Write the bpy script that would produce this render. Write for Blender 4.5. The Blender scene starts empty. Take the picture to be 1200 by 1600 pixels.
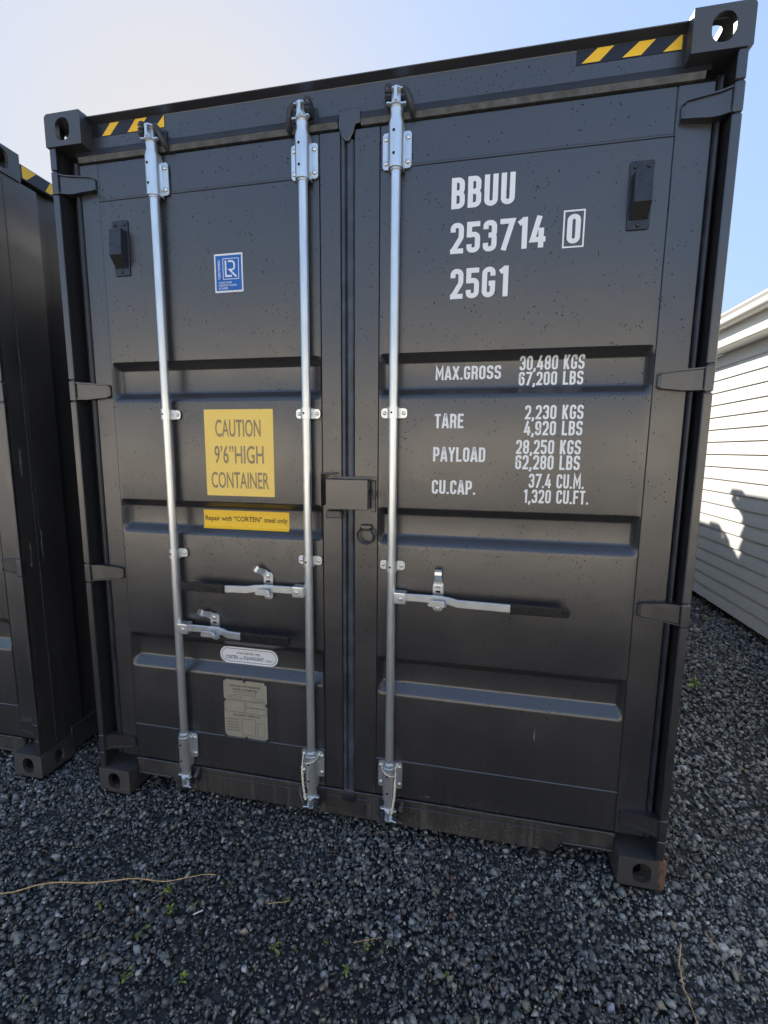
import bpy, bmesh, math, random
import numpy as np
from mathutils import Vector, Matrix

# ------------------------------------------------------------------ camera, sky, sun, exposure
random.seed(7)
rng = np.random.default_rng(11)
SC = bpy.context.scene
COL = SC.collection
R_ = math.radians

cam_d = bpy.data.cameras.new('camera')
cam = bpy.data.objects.new('camera', cam_d)
COL.objects.link(cam)
cam_d.sensor_fit = 'VERTICAL'
cam_d.sensor_height = 36.0
cam_d.lens = 36.0 * 708.19 / 1600.0
cam_d.clip_start = 0.05
cam_d.clip_end = 3000
_r, _p, _y = 8.53786545e-03, -1.37231904e-01, -1.98888222e-01
_rt = Vector((math.cos(_y), -math.sin(_y), 0))
_f = Vector((math.sin(_y) * math.cos(_p), math.cos(_y) * math.cos(_p), math.sin(_p)))
_up = _rt.cross(_f)
_rt2 = math.cos(_r) * _rt + math.sin(_r) * _up
_up2 = -math.sin(_r) * _rt + math.cos(_r) * _up
M = Matrix((_rt2, _up2, -_f)).transposed().to_4x4()
M.translation = (1.69898729, -1.65370112, 1.61688080)
cam.matrix_world = M
SC.camera = cam

SUN_DIR = Vector((-0.474, 0.757, 0.45)).normalized()
SUN_EL = math.asin(SUN_DIR.z)
SUN_AZ = math.atan2(SUN_DIR.x, SUN_DIR.y)      # clockwise from +Y
W = bpy.data.worlds.new('World')
SC.world = W
W.use_nodes = True
nt = W.node_tree
sky = nt.nodes.new('ShaderNodeTexSky')
sky.sky_type = 'NISHITA'
sky.sun_disc = False
sky.sun_elevation = SUN_EL
sky.sun_rotation = SUN_AZ
sky.air_density = 1.0
sky.dust_density = 1.0
sky.ozone_density = 2.5
# thin high haze: evens the brightness of the whole dome, the same rule in every direction
SKY_K = 0.9
bw = nt.nodes.new('ShaderNodeRGBToBW')
ma = nt.nodes.new('ShaderNodeMath'); ma.operation = 'MULTIPLY_ADD'
ma.inputs[1].default_value = SKY_K; ma.inputs[2].default_value = 1.0
dv = nt.nodes.new('ShaderNodeMath'); dv.operation = 'DIVIDE'; dv.inputs[0].default_value = 1.0
sc_ = nt.nodes.new('ShaderNodeVectorMath'); sc_.operation = 'SCALE'
tn = nt.nodes.new('ShaderNodeVectorMath'); tn.operation = 'MULTIPLY'
tn.inputs[1].default_value = (0.95, 1.0, 1.03)
nt.links.new(sky.outputs[0], bw.inputs[0])
nt.links.new(bw.outputs[0], ma.inputs[0])
nt.links.new(ma.outputs[0], dv.inputs[1])
nt.links.new(sky.outputs[0], sc_.inputs[0])
nt.links.new(dv.outputs[0], sc_.inputs['Scale'])
nt.links.new(sc_.outputs[0], tn.inputs[0])
hs = nt.nodes.new('ShaderNodeHueSaturation'); hs.inputs['Saturation'].default_value = 0.85
nt.links.new(tn.outputs[0], hs.inputs['Color'])
nt.links.new(hs.outputs[0], nt.nodes['Background'].inputs[0])
nt.nodes['Background'].inputs[1].default_value = 0.15
sd = bpy.data.lights.new('sun', 'SUN')
sd.energy = 2.0
sd.angle = R_(0.53)
sd.color = (1.0, 0.93, 0.82)
so = bpy.data.objects.new('sun', sd)
COL.objects.link(so)
so.rotation_euler = (-SUN_DIR).to_track_quat('-Z', 'Y').to_euler()
SC.view_settings.view_transform = 'Standard'
SC.view_settings.look = 'None'
SC.view_settings.gamma = 1.0
SC.view_settings.use_curve_mapping = False
SC.view_settings.exposure = 2.4
SC.cycles.max_bounces = 8


# ------------------------------------------------------------------ materials
def new_mat(name):
    m = bpy.data.materials.new(name)
    m.use_nodes = True
    return m, m.node_tree, m.node_tree.nodes['Principled BSDF']


def N(t, kind, **kw):
    n = t.nodes.new(kind)
    for k, v in kw.items():
        if k in n.inputs:
            n.inputs[k].default_value = v
        else:
            setattr(n, k, v)
    return n


def noise(t, scale, detail=3, stretch=None, obj=True, rough=0.55):
    tc = N(t, 'ShaderNodeTexCoord')
    mp = N(t, 'ShaderNodeMapping')
    if stretch:
        mp.inputs['Scale'].default_value = stretch
    t.links.new(tc.outputs['Object'], mp.inputs[0])
    n = N(t, 'ShaderNodeTexNoise', Scale=scale, Detail=detail, Roughness=rough)
    t.links.new(mp.outputs[0], n.inputs['Vector'])
    return n.outputs['Fac']


def ramp(t, fac, stops):
    r = N(t, 'ShaderNodeValToRGB')
    while len(r.color_ramp.elements) < len(stops):
        r.color_ramp.elements.new(0.5)
    for e, (p, c) in zip(r.color_ramp.elements, stops):
        e.position = p
        e.color = tuple(c) + (1,) if len(c) == 3 else c
    t.links.new(fac, r.inputs[0])
    return r.outputs[0]


def g(v):
    return (v, v, v)


def mix(t, fac, a, b):
    m = N(t, 'ShaderNodeMix', data_type='RGBA')
    for s, v in ((m.inputs['Factor'], fac), (m.inputs['A'], a), (m.inputs['B'], b)):
        if isinstance(v, (tuple, float)):
            s.default_value = v if isinstance(v, float) else tuple(v) + (1,)
        else:
            t.links.new(v, s)
    return m.outputs['Result']


def bump(t, p, fac, strength, dist):
    b = N(t, 'ShaderNodeBump', Strength=strength, Distance=dist)
    t.links.new(fac, b.inputs['Height'])
    t.links.new(b.outputs[0], p.inputs['Normal'])
    return b


SPEC = 1.95


def paint(name, base, dust=0.5, rust=0.0, rough=(0.29, 0.38), streak=True, rustx=None):
    m, t, p = new_mat(name)
    big = noise(t, 2.2, 4)
    fine = noise(t, 60, 3)
    col = mix(t, ramp(t, big, [(0.35, g(0)), (0.75, g(1))]), tuple(c * 0.9 for c in base), tuple(c * 1.15 for c in base))
    if streak:
        st = noise(t, 1.0, 4, (38, 38, 0.9), rough=0.7)
        tc = N(t, 'ShaderNodeTexCoord')
        sx = N(t, 'ShaderNodeSeparateXYZ')
        t.links.new(tc.outputs['Object'], sx.inputs[0])
        low = ramp(t, sx.outputs['Z'], [(0.0, g(1)), (0.30, g(.7)), (0.9, g(0.12))])
        s2 = ramp(t, st, [(0.50, g(0)), (0.78, g(1))])
        mm = N(t, 'ShaderNodeMath', operation='MULTIPLY')
        t.links.new(s2, mm.inputs[0]); t.links.new(low, mm.inputs[1])
        m3 = N(t, 'ShaderNodeMath', operation='MULTIPLY')
        t.links.new(mm.outputs[0], m3.inputs[0]); m3.inputs[1].default_value = 0.50 * dust
        col = mix(t, m3.outputs[0], col, (0.13, 0.125, 0.115))
    sp = ramp(t, noise(t, 9, 6, rough=0.75), [(0.60, g(0)), (0.78, g(1))])
    m4 = N(t, 'ShaderNodeMath', operation='MULTIPLY')
    t.links.new(sp, m4.inputs[0]); m4.inputs[1].default_value = 0.10 * dust
    col = mix(t, m4.outputs[0], col, (0.16, 0.14, 0.11))
    if rust > 0:
        rn = noise(t, 22, 5, rough=0.7)
        rm = ramp(t, rn, [(0.66 - 0.22 * rust, g(0)), (0.70 - 0.16 * rust, g(1))])
        if rustx:
            tc = N(t, 'ShaderNodeTexCoord')
            sx = N(t, 'ShaderNodeSeparateXYZ')
            t.links.new(tc.outputs['Object'], sx.inputs[0])
            mr = N(t, 'ShaderNodeMapRange')
            mr.inputs['From Min'].default_value = rustx[0]
            mr.inputs['From Max'].default_value = rustx[1]
            t.links.new(sx.outputs['X'], mr.inputs['Value'])
            ad = N(t, 'ShaderNodeMath', operation='MULTIPLY_ADD')
            t.links.new(mr.outputs[0], ad.inputs[0]); ad.inputs[1].default_value = 0.33
            t.links.new(rn, ad.inputs[2])
            rm = ramp(t, ad.outputs[0], [(0.69, g(0)), (0.75, g(1))])
        rc = ramp(t, noise(t, 70, 3), [(0.3, (0.07, 0.038, 0.022)), (0.7, (0.24, 0.105, 0.05))])
        col = mix(t, rm, col, rc)
    t.links.new(col, p.inputs['Base Color'])
    rr = ramp(t, noise(t, 5, 4), [(0.3, g(rough[0])), (0.7, g(rough[1]))])
    t.links.new(rr, p.inputs['Roughness'])
    p.inputs['Specular IOR Level'].default_value = 0.5
    p.inputs['IOR'].default_value = SPEC
    a = N(t, 'ShaderNodeMath', operation='MULTIPLY_ADD')
    t.links.new(big, a.inputs[0]); a.inputs[1].default_value = 3.0
    f2 = N(t, 'ShaderNodeMath', operation='MULTIPLY')
    t.links.new(fine, f2.inputs[0]); f2.inputs[1].default_value = 0.05
    t.links.new(f2.outputs[0], a.inputs[2])
    bump(t, p, a.outputs[0], 0.35, 0.004)
    return m


def simple(name, col, rough=0.5, metal=0.0, var=0.15, nscale=30, b=0.0, spec=0.5):
    m, t, p = new_mat(name)
    n = noise(t, nscale, 4)
    c = ramp(t, n, [(0.3, tuple(x * (1 - var) for x in col)), (0.7, tuple(min(1, x * (1 + var)) for x in col))])
    t.links.new(c, p.inputs['Base Color'])
    t.links.new(ramp(t, n, [(0.3, g(max(0, rough - 0.06))), (0.7, g(rough + 0.08))]), p.inputs['Roughness'])
    p.inputs['Metallic'].default_value = metal
    p.inputs['Specular IOR Level'].default_value = spec
    if b:
        bump(t, p, n, b, 0.002)
    return m


BLACK = (0.022, 0.0215, 0.0245)
MT = {}
MT['paint'] = paint('black_container_paint', BLACK)
MT['paint_rail'] = paint('black_rail_paint_dusty', (0.022, 0.021, 0.021), dust=1.6, rough=(0.4, 0.6))
MT['cast'] = paint('casting_paint', (0.022, 0.022, 0.025), dust=0.6, streak=False, rough=(0.42, 0.6))
MT['cast_rust'] = paint('casting_paint_rusty', (0.028, 0.027, 0.027), dust=1.6, rust=0.5, streak=False, rough=(0.5, 0.7), rustx=(2.375, 2.455))
MT['cast_worn'] = paint('casting_paint_worn', (0.034, 0.033, 0.034), dust=1.6, rust=0.12, streak=False, rough=(0.5, 0.7))
MT['side'] = paint('black_side_paint', (0.024, 0.022, 0.021), dust=1.0, rough=(0.4, 0.55))
MT['dusty'] = simple('dusty_rubber', (0.070, 0.070, 0.066), 0.5, nscale=35, var=0.5)
MT['rubber_worn'] = simple('worn_rubber', (0.050, 0.060, 0.078), 0.36, nscale=12, var=0.5)
MT['rubber'] = simple('gasket_rubber', (0.026, 0.030, 0.040), 0.36, nscale=14, var=0.3)
MT['black_plastic'] = simple('black_plastic', (0.025, 0.028, 0.036), 0.30, nscale=40)
MT['grip'] = simple('black_grip', (0.012, 0.012, 0.014), 0.30, nscale=90)
MT['channel_shade'] = simple('channel_shade_black', (0.012, 0.012, 0.014), 0.7)  # near-black that paints the shade inside the post channel
MT['dark'] = simple('hole_shade_black', (0.008, 0.008, 0.008), 0.8)  # near-black that paints the shade inside holes, slots and vents
MT['forge'] = simple('forged_black', (0.03, 0.032, 0.038), 0.38, nscale=60, b=0.4)
MT['white'] = simple('white_lettering', (0.88, 0.89, 0.89), 0.4, nscale=60, var=0.02)
MT['yellow'] = simple('yellow_film', (1.0, 0.58, 0.015), 0.35, nscale=20, var=0.02)
MT['yellow2'] = simple('yellow_sticker', (1.0, 0.60, 0.015), 0.32, nscale=20, var=0.015)
MT['caution'] = simple('caution_film', (1.0, 0.68, 0.14), 0.28, nscale=6, var=0.02)
MT['caution_ink_glare'] = simple('caution_ink_glare', (0.27, 0.20, 0.11), 0.25, nscale=20, var=0.05)  # ink paled to paint the sheeting's glare over the letters
MT['ink'] = simple('black_ink', (0.06, 0.04, 0.01), 0.4)
MT['stripe_black'] = simple('black_film', (0.012, 0.011, 0.014), 0.3)
MT['blue'] = simple('blue_sticker', (0.012, 0.13, 0.48), 0.3, nscale=20, var=0.04)
MT['sticker_white'] = simple('white_sticker', (0.82, 0.83, 0.84), 0.3, nscale=20, var=0.02)
MT['blue_ink'] = simple('blue_ink', (0.03, 0.06, 0.20), 0.4)
MT['plate'] = simple('etched_aluminium', (0.40, 0.375, 0.30), 0.42, metal=0.3, nscale=60, var=0.06)
MT['plate_ink'] = simple('etched_ink', (0.06, 0.05, 0.04), 0.5)
MT['rope'] = simple('rope_white', (0.72, 0.68, 0.56), 0.8, nscale=200, var=0.2)
MT['straw'] = simple('dry_straw', (0.52, 0.34, 0.16), 0.6, nscale=40, var=0.35)
MT['leaf'] = simple('weed_leaf', (0.20, 0.26, 0.035), 0.5, nscale=60, var=0.5)
MT['leaf_dry'] = simple('weed_leaf_yellow', (0.26, 0.26, 0.06), 0.5, nscale=60, var=0.5)
MT['weatherboard'] = simple('white_weatherboard', (0.80, 0.79, 0.74), 0.5, nscale=3, var=0.03, b=0.05)
MT['gutter'] = simple('white_gutter', (0.78, 0.76, 0.70), 0.35, nscale=3, var=0.02)
MT['roofing'] = simple('grey_roofing', (0.25, 0.26, 0.27), 0.5)
MT['undercroft'] = simple('crawl_gap_shade', (0.03, 0.028, 0.026), 0.8)  # near-black that paints the shade of the gap under the house


MT['cream_wall'] = simple('cream_wall', (0.74, 0.68, 0.58), 0.6, nscale=1.0, var=0.04)
MT['concrete'] = simple('pale_concrete', (0.50, 0.46, 0.40), 0.8, nscale=1.5, var=0.12)


def galv():
    m, t, p = new_mat('galvanised_steel')
    n = noise(t, 26, 4, (1, 1, 0.35), rough=0.5)
    t.links.new(ramp(t, n, [(0.3, (0.68, 0.71, 0.73)), (0.7, (0.82, 0.85, 0.86))]), p.inputs['Base Color'])
    p.inputs['Roughness'].default_value = 0.30
    p.inputs['Metallic'].default_value = 0.82
    return m


MT['galv'] = galv()


def drop_mat():
    m, t, p = new_mat('water')
    p.inputs['Base Color'].default_value = (0.012, 0.013, 0.015, 1)
    p.inputs['Roughness'].default_value = 0.04
    p.inputs['IOR'].default_value = 1.33
    return m


MT['water'] = drop_mat()


def stone_mat():
    m, t, p = new_mat('crushed_stone')
    a = N(t, 'ShaderNodeVertexColor', layer_name='Col')
    n = noise(t, 260, 4)
    v = ramp(t, n, [(0.25, g(0.65)), (0.75, g(1.25))])
    mm = N(t, 'ShaderNodeMix', data_type='RGBA', blend_type='MULTIPLY')
    mm.inputs['Factor'].default_value = 1.0
    t.links.new(a.outputs['Color'], mm.inputs['A']); t.links.new(v, mm.inputs['B'])
    t.links.new(mm.outputs['Result'], p.inputs['Base Color'])
    p.inputs['Roughness'].default_value = 0.5
    p.inputs['Specular IOR Level'].default_value = 0.5
    return m


MT['stone'] = stone_mat()


def ground_mat():
    m, t, p = new_mat('gravel_ground')
    tc = N(t, 'ShaderNodeTexCoord')
    v = N(t, 'ShaderNodeTexVoronoi', Scale=55.0)
    t.links.new(tc.outputs['Object'], v.inputs['Vector'])
    c = ramp(t, v.outputs['Color'], [(0.0, (0.006, 0.007, 0.008)), (0.6, (0.048, 0.050, 0.050)), (1.0, (0.07, 0.072, 0.074))])
    t.links.new(c, p.inputs['Base Color'])
    p.inputs['Roughness'].default_value = 0.8
    b = N(t, 'ShaderNodeBump', Strength=0.9, Distance=0.012)
    b.invert = True
    t.links.new(v.outputs['Distance'], b.inputs['Height'])
    t.links.new(b.outputs[0], p.inputs['Normal'])
    return m


MT['ground'] = ground_mat()


# ------------------------------------------------------------------ mesh helpers
def fillet(pts, closed=False, seg=5):
    """pts: (a, b[, r]) -> list of (a, b) with rounded corners."""
    out = []
    n = len(pts)
    for i, q in enumerate(pts):
        r = q[2] if len(q) > 2 else 0
        p = Vector(q[:2])
        if r <= 0 or (not closed and i in (0, n - 1)):
            out.append(tuple(p)); continue
        a = Vector(pts[(i - 1) % n][:2]) - p
        b = Vector(pts[(i + 1) % n][:2]) - p
        la, lb = a.length, b.length
        a.normalize(); b.normalize()
        ang = a.angle(b)
        if ang > math.pi - 0.02:
            out.append(tuple(p)); continue
        d = min(r / math.tan(ang / 2), la * 0.499, lb * 0.499)
        r2 = d * math.tan(ang / 2)
        c = p + (a + b).normalized() * (r2 / math.sin(ang / 2))
        s, e = p + a * d - c, p + b * d - c
        t0 = math.atan2(s.y, s.x)
        dt = math.atan2(s.x * e.y - s.y * e.x, s.dot(e))
        for k in range(seg + 1):
            th = t0 + dt * k / seg
            out.append((c.x + r2 * math.cos(th), c.y + r2 * math.sin(th)))
    return out


def rrect(a0, a1, b0, b1, r, seg=4):
    return fillet([(a0, b0, r), (a1, b0, r), (a1, b1, r), (a0, b1, r)], True, seg)


def circ(a, b, r, seg=12):
    return [(a + r * math.cos(2 * math.pi * k / seg), b + r * math.sin(2 * math.pi * k / seg)) for k in range(seg)]


AX = {'x': lambda a, b, c: (c, a, b), 'y': lambda a, b, c: (a, c, b), 'z': lambda a, b, c: (a, b, c)}


class MB:
    def __init__(s):
        s.wn = False
        s.bm = bmesh.new()

    def _take(s, tmp, bev=0, seg=1):
        if bev > 0:
            s.wn = s.wn or seg > 1
            es = [e for e in tmp.edges if len(e.link_faces) == 2 and e.calc_face_angle(0) > 0.6]
            bmesh.ops.bevel(tmp, geom=es, offset=bev, segments=seg, profile=0.5, affect='EDGES', clamp_overlap=True)
        me = bpy.data.meshes.new('tmp')
        tmp.to_mesh(me)
        tmp.free()
        s.bm.from_mesh(me)
        bpy.data.meshes.remove(me)
        return s

    def box(s, x0, x1, y0, y1, z0, z1, bev=0.0, seg=1, rot=None):
        t = bmesh.new()
        bmesh.ops.create_cube(t, size=1)
        c = Vector(((x0 + x1) / 2, (y0 + y1) / 2, (z0 + z1) / 2))
        for v in t.verts:
            v.co = Vector((v.co.x * (x1 - x0), v.co.y * (y1 - y0), v.co.z * (z1 - z0)))
        if rot:
            for v in t.verts:
                v.co = rot @ v.co
        for v in t.verts:
            v.co += c
        return s._take(t, bev, seg)

    def prism(s, poly, axis, c0, c1, bev=0.0, holes=(), seg=1):
        """polygon in the plane normal to axis, from c0 to c1."""
        t = bmesh.new()
        f = AX[axis]
        for loop in [poly] + list(holes):
            vs = [t.verts.new(f(a, b, c0)) for a, b in loop]
            for i in range(len(vs)):
                t.edges.new((vs[i], vs[(i + 1) % len(vs)]))
        if holes:
            bmesh.ops.triangle_fill(t, use_beauty=True, edges=t.edges[:])
        else:
            t.faces.new(t.verts[:])
        if c1 != c0:
            r = bmesh.ops.extrude_face_region(t, geom=t.faces[:])
            d = Vector(f(0, 0, c1 - c0))
            for v in [q for q in r['geom'] if isinstance(q, bmesh.types.BMVert)]:
                v.co += d
        bmesh.ops.recalc_face_normals(t, faces=t.faces[:])
        return s._take(t, bev, seg)

    def tube(s, pts, r, seg=12, cap=True):
        pts = [Vector(p) for p in pts]
        rs = r if isinstance(r, (list, tuple)) else [r] * len(pts)
        t = bmesh.new()
        rings = []
        up = Vector((0.13, 0.3, 0.94)).normalized()
        for i, p in enumerate(pts):
            d = (pts[min(i + 1, len(pts) - 1)] - pts[max(i - 1, 0)])
            if d.length < 1e-9:
                d = rings and last or Vector((0, 0, 1))
            d = d.normalized()
            last = d
            if abs(d.dot(up)) > 0.97:
                up = Vector((1, 0.1, 0)).normalized()
            a = d.cross(up).normalized()
            b = d.cross(a).normalized()
            rings.append([t.verts.new(p + (a * math.cos(2 * math.pi * k / seg) + b * math.sin(2 * math.pi * k / seg)) * rs[i]) for k in range(seg)])
        for u, v in zip(rings[:-1], rings[1:]):
            for k in range(seg):
                t.faces.new((u[k], u[(k + 1) % seg], v[(k + 1) % seg], v[k]))
        if cap:
            t.faces.new(rings[0]); t.faces.new(rings[-1])
        bmesh.ops.recalc_face_normals(t, faces=t.faces[:])
        return s._take(t)

    def dome(s, c, r, h, axis=(0, -1, 0), seg=10):
        t = bmesh.new()
        q = Vector((0, 0, 1)).rotation_difference(Vector(axis))
        prof = [(1, 0), (0.97, 0.45), (0.75, 0.8), (0.4, 0.96)]
        rings = []
        for pr, ph in prof:
            rings.append([t.verts.new(Vector(c) + q @ Vector((r * pr * math.cos(2 * math.pi * k / seg), r * pr * math.sin(2 * math.pi * k / seg), h * ph))) for k in range(seg)])
        top = t.verts.new(Vector(c) + q @ Vector((0, 0, h)))
        for u, v in zip(rings[:-1], rings[1:]):
            for k in range(seg):
                t.faces.new((u[k], u[(k + 1) % seg], v[(k + 1) % seg], v[k]))
        for k in range(seg):
            t.faces.new((rings[-1][k], rings[-1][(k + 1) % seg], top))
        bmesh.ops.recalc_face_normals(t, faces=t.faces[:])
        return s._take(t)

    def quadstrip(s, rows):
        """rows: list of equal-length point lists -> sheet"""
        t = bmesh.new()
        rr = [[t.verts.new(p) for p in row] for row in rows]
        for u, v in zip(rr[:-1], rr[1:]):
            for k in range(len(u) - 1):
                t.faces.new((u[k], u[k + 1], v[k + 1], v[k]))
        return s._take(t)

    def mesh(s, angle=32):
        me = bpy.data.meshes.new('mesh')
        s.bm.to_mesh(me)
        s.bm.free()
        me.polygons.foreach_set('use_smooth', [True] * len(me.polygons))
        me.set_sharp_from_angle(angle=R_(angle))
        return me

    def build(s, name, mat, parent=None, angle=32, label=None, kind=None):
        wn = s.wn
        me = s.mesh(angle)
        o = bpy.data.objects.new(name, me)
        me.name = name
        me.materials.append(MT[mat])
        COL.objects.link(o)
        o.parent = parent
        if wn:
            md = o.modifiers.new('normals', 'WEIGHTED_NORMAL')
            md.keep_sharp = True
        if label: o['label'] = label
        if kind: o['kind'] = kind
        return o


def inst(src, parent, loc=(0, 0, 0), rot=None, scale=None):
    o = src.copy()
    COL.objects.link(o)
    o.parent = parent
    o.location = loc
    if rot: o.rotation_euler = rot
    if scale: o.scale = scale
    return o


def thing(name, label, cat, loc=(0, 0, 0), group=None):
    o = bpy.data.objects.new(name, None)
    COL.objects.link(o)
    o.location = loc
    o['label'] = label; o['category'] = cat
    if group: o['group'] = group
    o.empty_display_size = 0.2
    return o


def tag(o, label, cat, group=None):
    o['label'] = label; o['category'] = cat
    if group: o['group'] = group
    return o


# ------------------------------------------------------------------ measurements of the container
CW, CL, CH = 2.438, 6.058, 2.896
DY = 0.055                      # front plane of the doors
TR = [(1.968, 1.938, 1.843, 1.813), (1.392, 1.366, 1.283, 1.252), (0.784, 0.750, 0.665, 0.626)]
TD = 0.036                      # depth of a trough
PROF = [(DY, 2.594)]
for a, b, c, d in TR:
    PROF += [(DY, a, 0.008), (DY + TD, b, 0.012), (DY + TD, c, 0.018), (DY, d, 0.026)]
PROF += [(DY, 0.332)]
PROF = fillet(PROF, False, 4)
_pz = np.array([p[1] for p in PROF][::-1])
_py = np.array([p[0] for p in PROF][::-1])


def depth(z):
    return float(np.interp(z, _pz, _py))


# ------------------------------------------------------------------ lettering: a condensed stroke alphabet
def glyphs(t):
    L, B, T, M_ = t / 2, t / 2, 1 - t / 2, 0.51
    w = 0.43
    R = w - t / 2
    r = 0.13
    G = {}
    G['B'] = (w, [([(L, B), (R, B, r), (R, M_, r), (L, M_)], 1), ([(L, M_), (R - .01, M_, r), (R - .01, T, r), (L, T)], 1)])
    G['U'] = (w, [([(L, 1), (L, B, r), (R, B, r), (R, 1)], 0)])
    G['2'] = (w, [([(L, .70), (L, T, r), (R, T, r), (R, .52, .2), (L + .015, B + .03)], 0), ([(0, B), (w - .01, B)], 0)])
    G['5'] = (w, [([(w - .01, T), (L, T), (L, .50)], 0), ([(L, .57), (R, .60, r), (R, B, r), (L, B, r), (L, .28)], 0)])
    G['3'] = (w, [([(L, .72), (L, T, r), (R, T, r), (R, .52, .08), (.17, .52)], 0), ([(.17, .52), (R, .52, .08), (R, B, r), (L, B, r), (L, .28)], 0)])
    G['7'] = (w, [([(0, T), (R + .035, T), (.12, 0)], 0)])
    G['1'] = (.34, [([(.24, 0), (.24, 1)], 0), ([(.24, .93), (.06, .80)], 0)])
    G['4'] = (w + .02, [([(.31, 0), (.31, .62)], 0), ([(.25, 1), (.055, .26), (w + .02, .26)], 0)])
    G['0'] = (w, [([(L, B, r), (R, B, r), (R, T, r), (L, T, r)], 1)])
    G['O'] = G['0']
    G['G'] = (w, [([(R, .70), (R, T, r), (L, T, r), (L, B, r), (R, B, r), (R, .46), (.22, .46)], 0)])
    G['C'] = (w, [([(R, .68), (R, T, r), (L, T, r), (L, B, r), (R, B, r), (R, .32)], 0)])
    G['M'] = (.56, [([(L, 0), (L, .94), (.28, .34), (.56 - L, .94), (.56 - L, 0)], 0)])
    G['N'] = (w, [([(L, 0), (L, .94), (R, .06), (R, 1)], 0)])
    G['A'] = (w + .02, [([(.05, 0), (.20, .95), (.25, .95), (w - .03, 0)], 0), ([(.10, .24), (.35, .24)], 0)])
    G['X'] = (w + .02, [([(.05, 0), (w - .03, 1)], 0), ([(.05, 1), (w - .03, 0)], 0)])
    G['R'] = (w, [([(L, .48), (R, .48, r), (R, T, r), (L, T)], 1), ([(L, 0), (L, .6)], 0), ([(.20, .48), (R - .02, .48, .08), (R, 0)], 0)])
    G['P'] = (w, [([(L, .44), (R, .44, r), (R, T, r), (L, T)], 1), ([(L, 0), (L, .6)], 0)])
    G['D'] = (w, [([(L, B), (R, B, r), (R, T, r), (L, T)], 1)])
    G['S'] = (w, [([(R, .72), (R, T, r), (L, T, r), (L, .54, r), (R, .47, r), (R, B, r), (L, B, r), (L, .28)], 0)])
    G['K'] = (w, [([(L, 0), (L, 1)], 0), ([(R, 1), (L + .06, .42)], 0), ([(.17, .55), (R, 0)], 0)])
    G['T'] = (w - .02, [([(0, T), (w - .02, T)], 0), ([(w / 2 - .01, 0), (w / 2 - .01, T)], 0)])
    G['E'] = (w - .04, [([(w - .04, T), (L, T), (L, B), (w - .04, B)], 0), ([(L, .52), (w - .08, .52)], 0)])
    G['F'] = (w - .04, [([(w - .04, T), (L, T), (L, 0)], 0), ([(L, .50), (w - .08, .50)], 0)])
    G['L'] = (w - .05, [([(L, 1), (L, B), (w - .05, B)], 0)])
    G['Y'] = (w, [([(.05, 1), (.215, .45), (w - .05, 1)], 0), ([(.215, 0), (.215, .48)], 0)])
    G['6'] = (w, [([(R, .72), (R, T, r), (L, T, r), (L, B, r), (R, B, r), (R, .57, r), (L, .57)], 0)])
    G['9'] = (w, [([(L, .28), (L, B, r), (R, B, r), (R, T, r), (L, T, r), (L, .43, r), (R, .43)], 0)])
    G['8'] = (w, [([(L, B, r), (R, B, r), (R, M_, r), (L, M_, r)], 1), ([(L, M_, r), (R, M_, r), (R, T, r), (L, T, r)], 1)])
    G['.'] = (t, [([(L, 0), (L, t)], 0)])
    G[','] = (t, [([(L, t), (L, 0), (0.01, -.13)], 0)])
    G[' '] = (.24, [])
    return G


def ribbon(bm, pts, closed, hw, depthy):
    n = len(pts)
    P = [Vector(p) for p in pts]
    # drop duplicates
    Q = [P[0]]
    for p in P[1:]:
        if (p - Q[-1]).length > 1e-6: Q.append(p)
    if closed and (Q[0] - Q[-1]).length < 1e-6: Q.pop()
    P, n = Q, len(Q)
    Lf, Rt = [], []
    for i in range(n):
        if closed:
            a, b = P[(i - 1) % n], P[(i + 1) % n]
        else:
            a, b = P[max(i - 1, 0)], P[min(i + 1, n - 1)]
        d1 = (P[i] - a); d2 = (b - P[i])
        if d1.length < 1e-9: d1 = d2
        if d2.length < 1e-9: d2 = d1
        d1.normalize(); d2.normalize()
        n1 = Vector((-d1.y, d1.x)); n2 = Vector((-d2.y, d2.x))
        m = (n1 + n2).normalized()
        s = hw / max(0.35, m.dot(n1))
        Lf.append(P[i] + m * s); Rt.append(P[i] - m * s)
    vl = [bm.verts.new((p.x, depthy, p.y)) for p in Lf]
    vr = [bm.verts.new((p.x, depthy, p.y)) for p in Rt]
    for i in range(n if closed else n - 1):
        j = (i + 1) % n
        bm.faces.new((vl[i], vl[j], vr[j], vr[i]))


def drape(bm, off, dfun):
    zs = sorted(set(round(float(z), 5) for z in _pz[1:-1]))
    lo = min(v.co.z for v in bm.verts); hi = max(v.co.z for v in bm.verts)
    for z in zs:
        if lo < z < hi:
            bmesh.ops.bisect_plane(bm, geom=bm.verts[:] + bm.edges[:] + bm.faces[:], plane_co=(0, 0, z), plane_no=(0, 0, 1))
    for v in bm.verts:
        v.co.y = dfun(v.co.z) - off + v.co.y
    for f in bm.faces:
        f.normal_update()
        if f.normal.y > 0:
            f.normal_flip()


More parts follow.
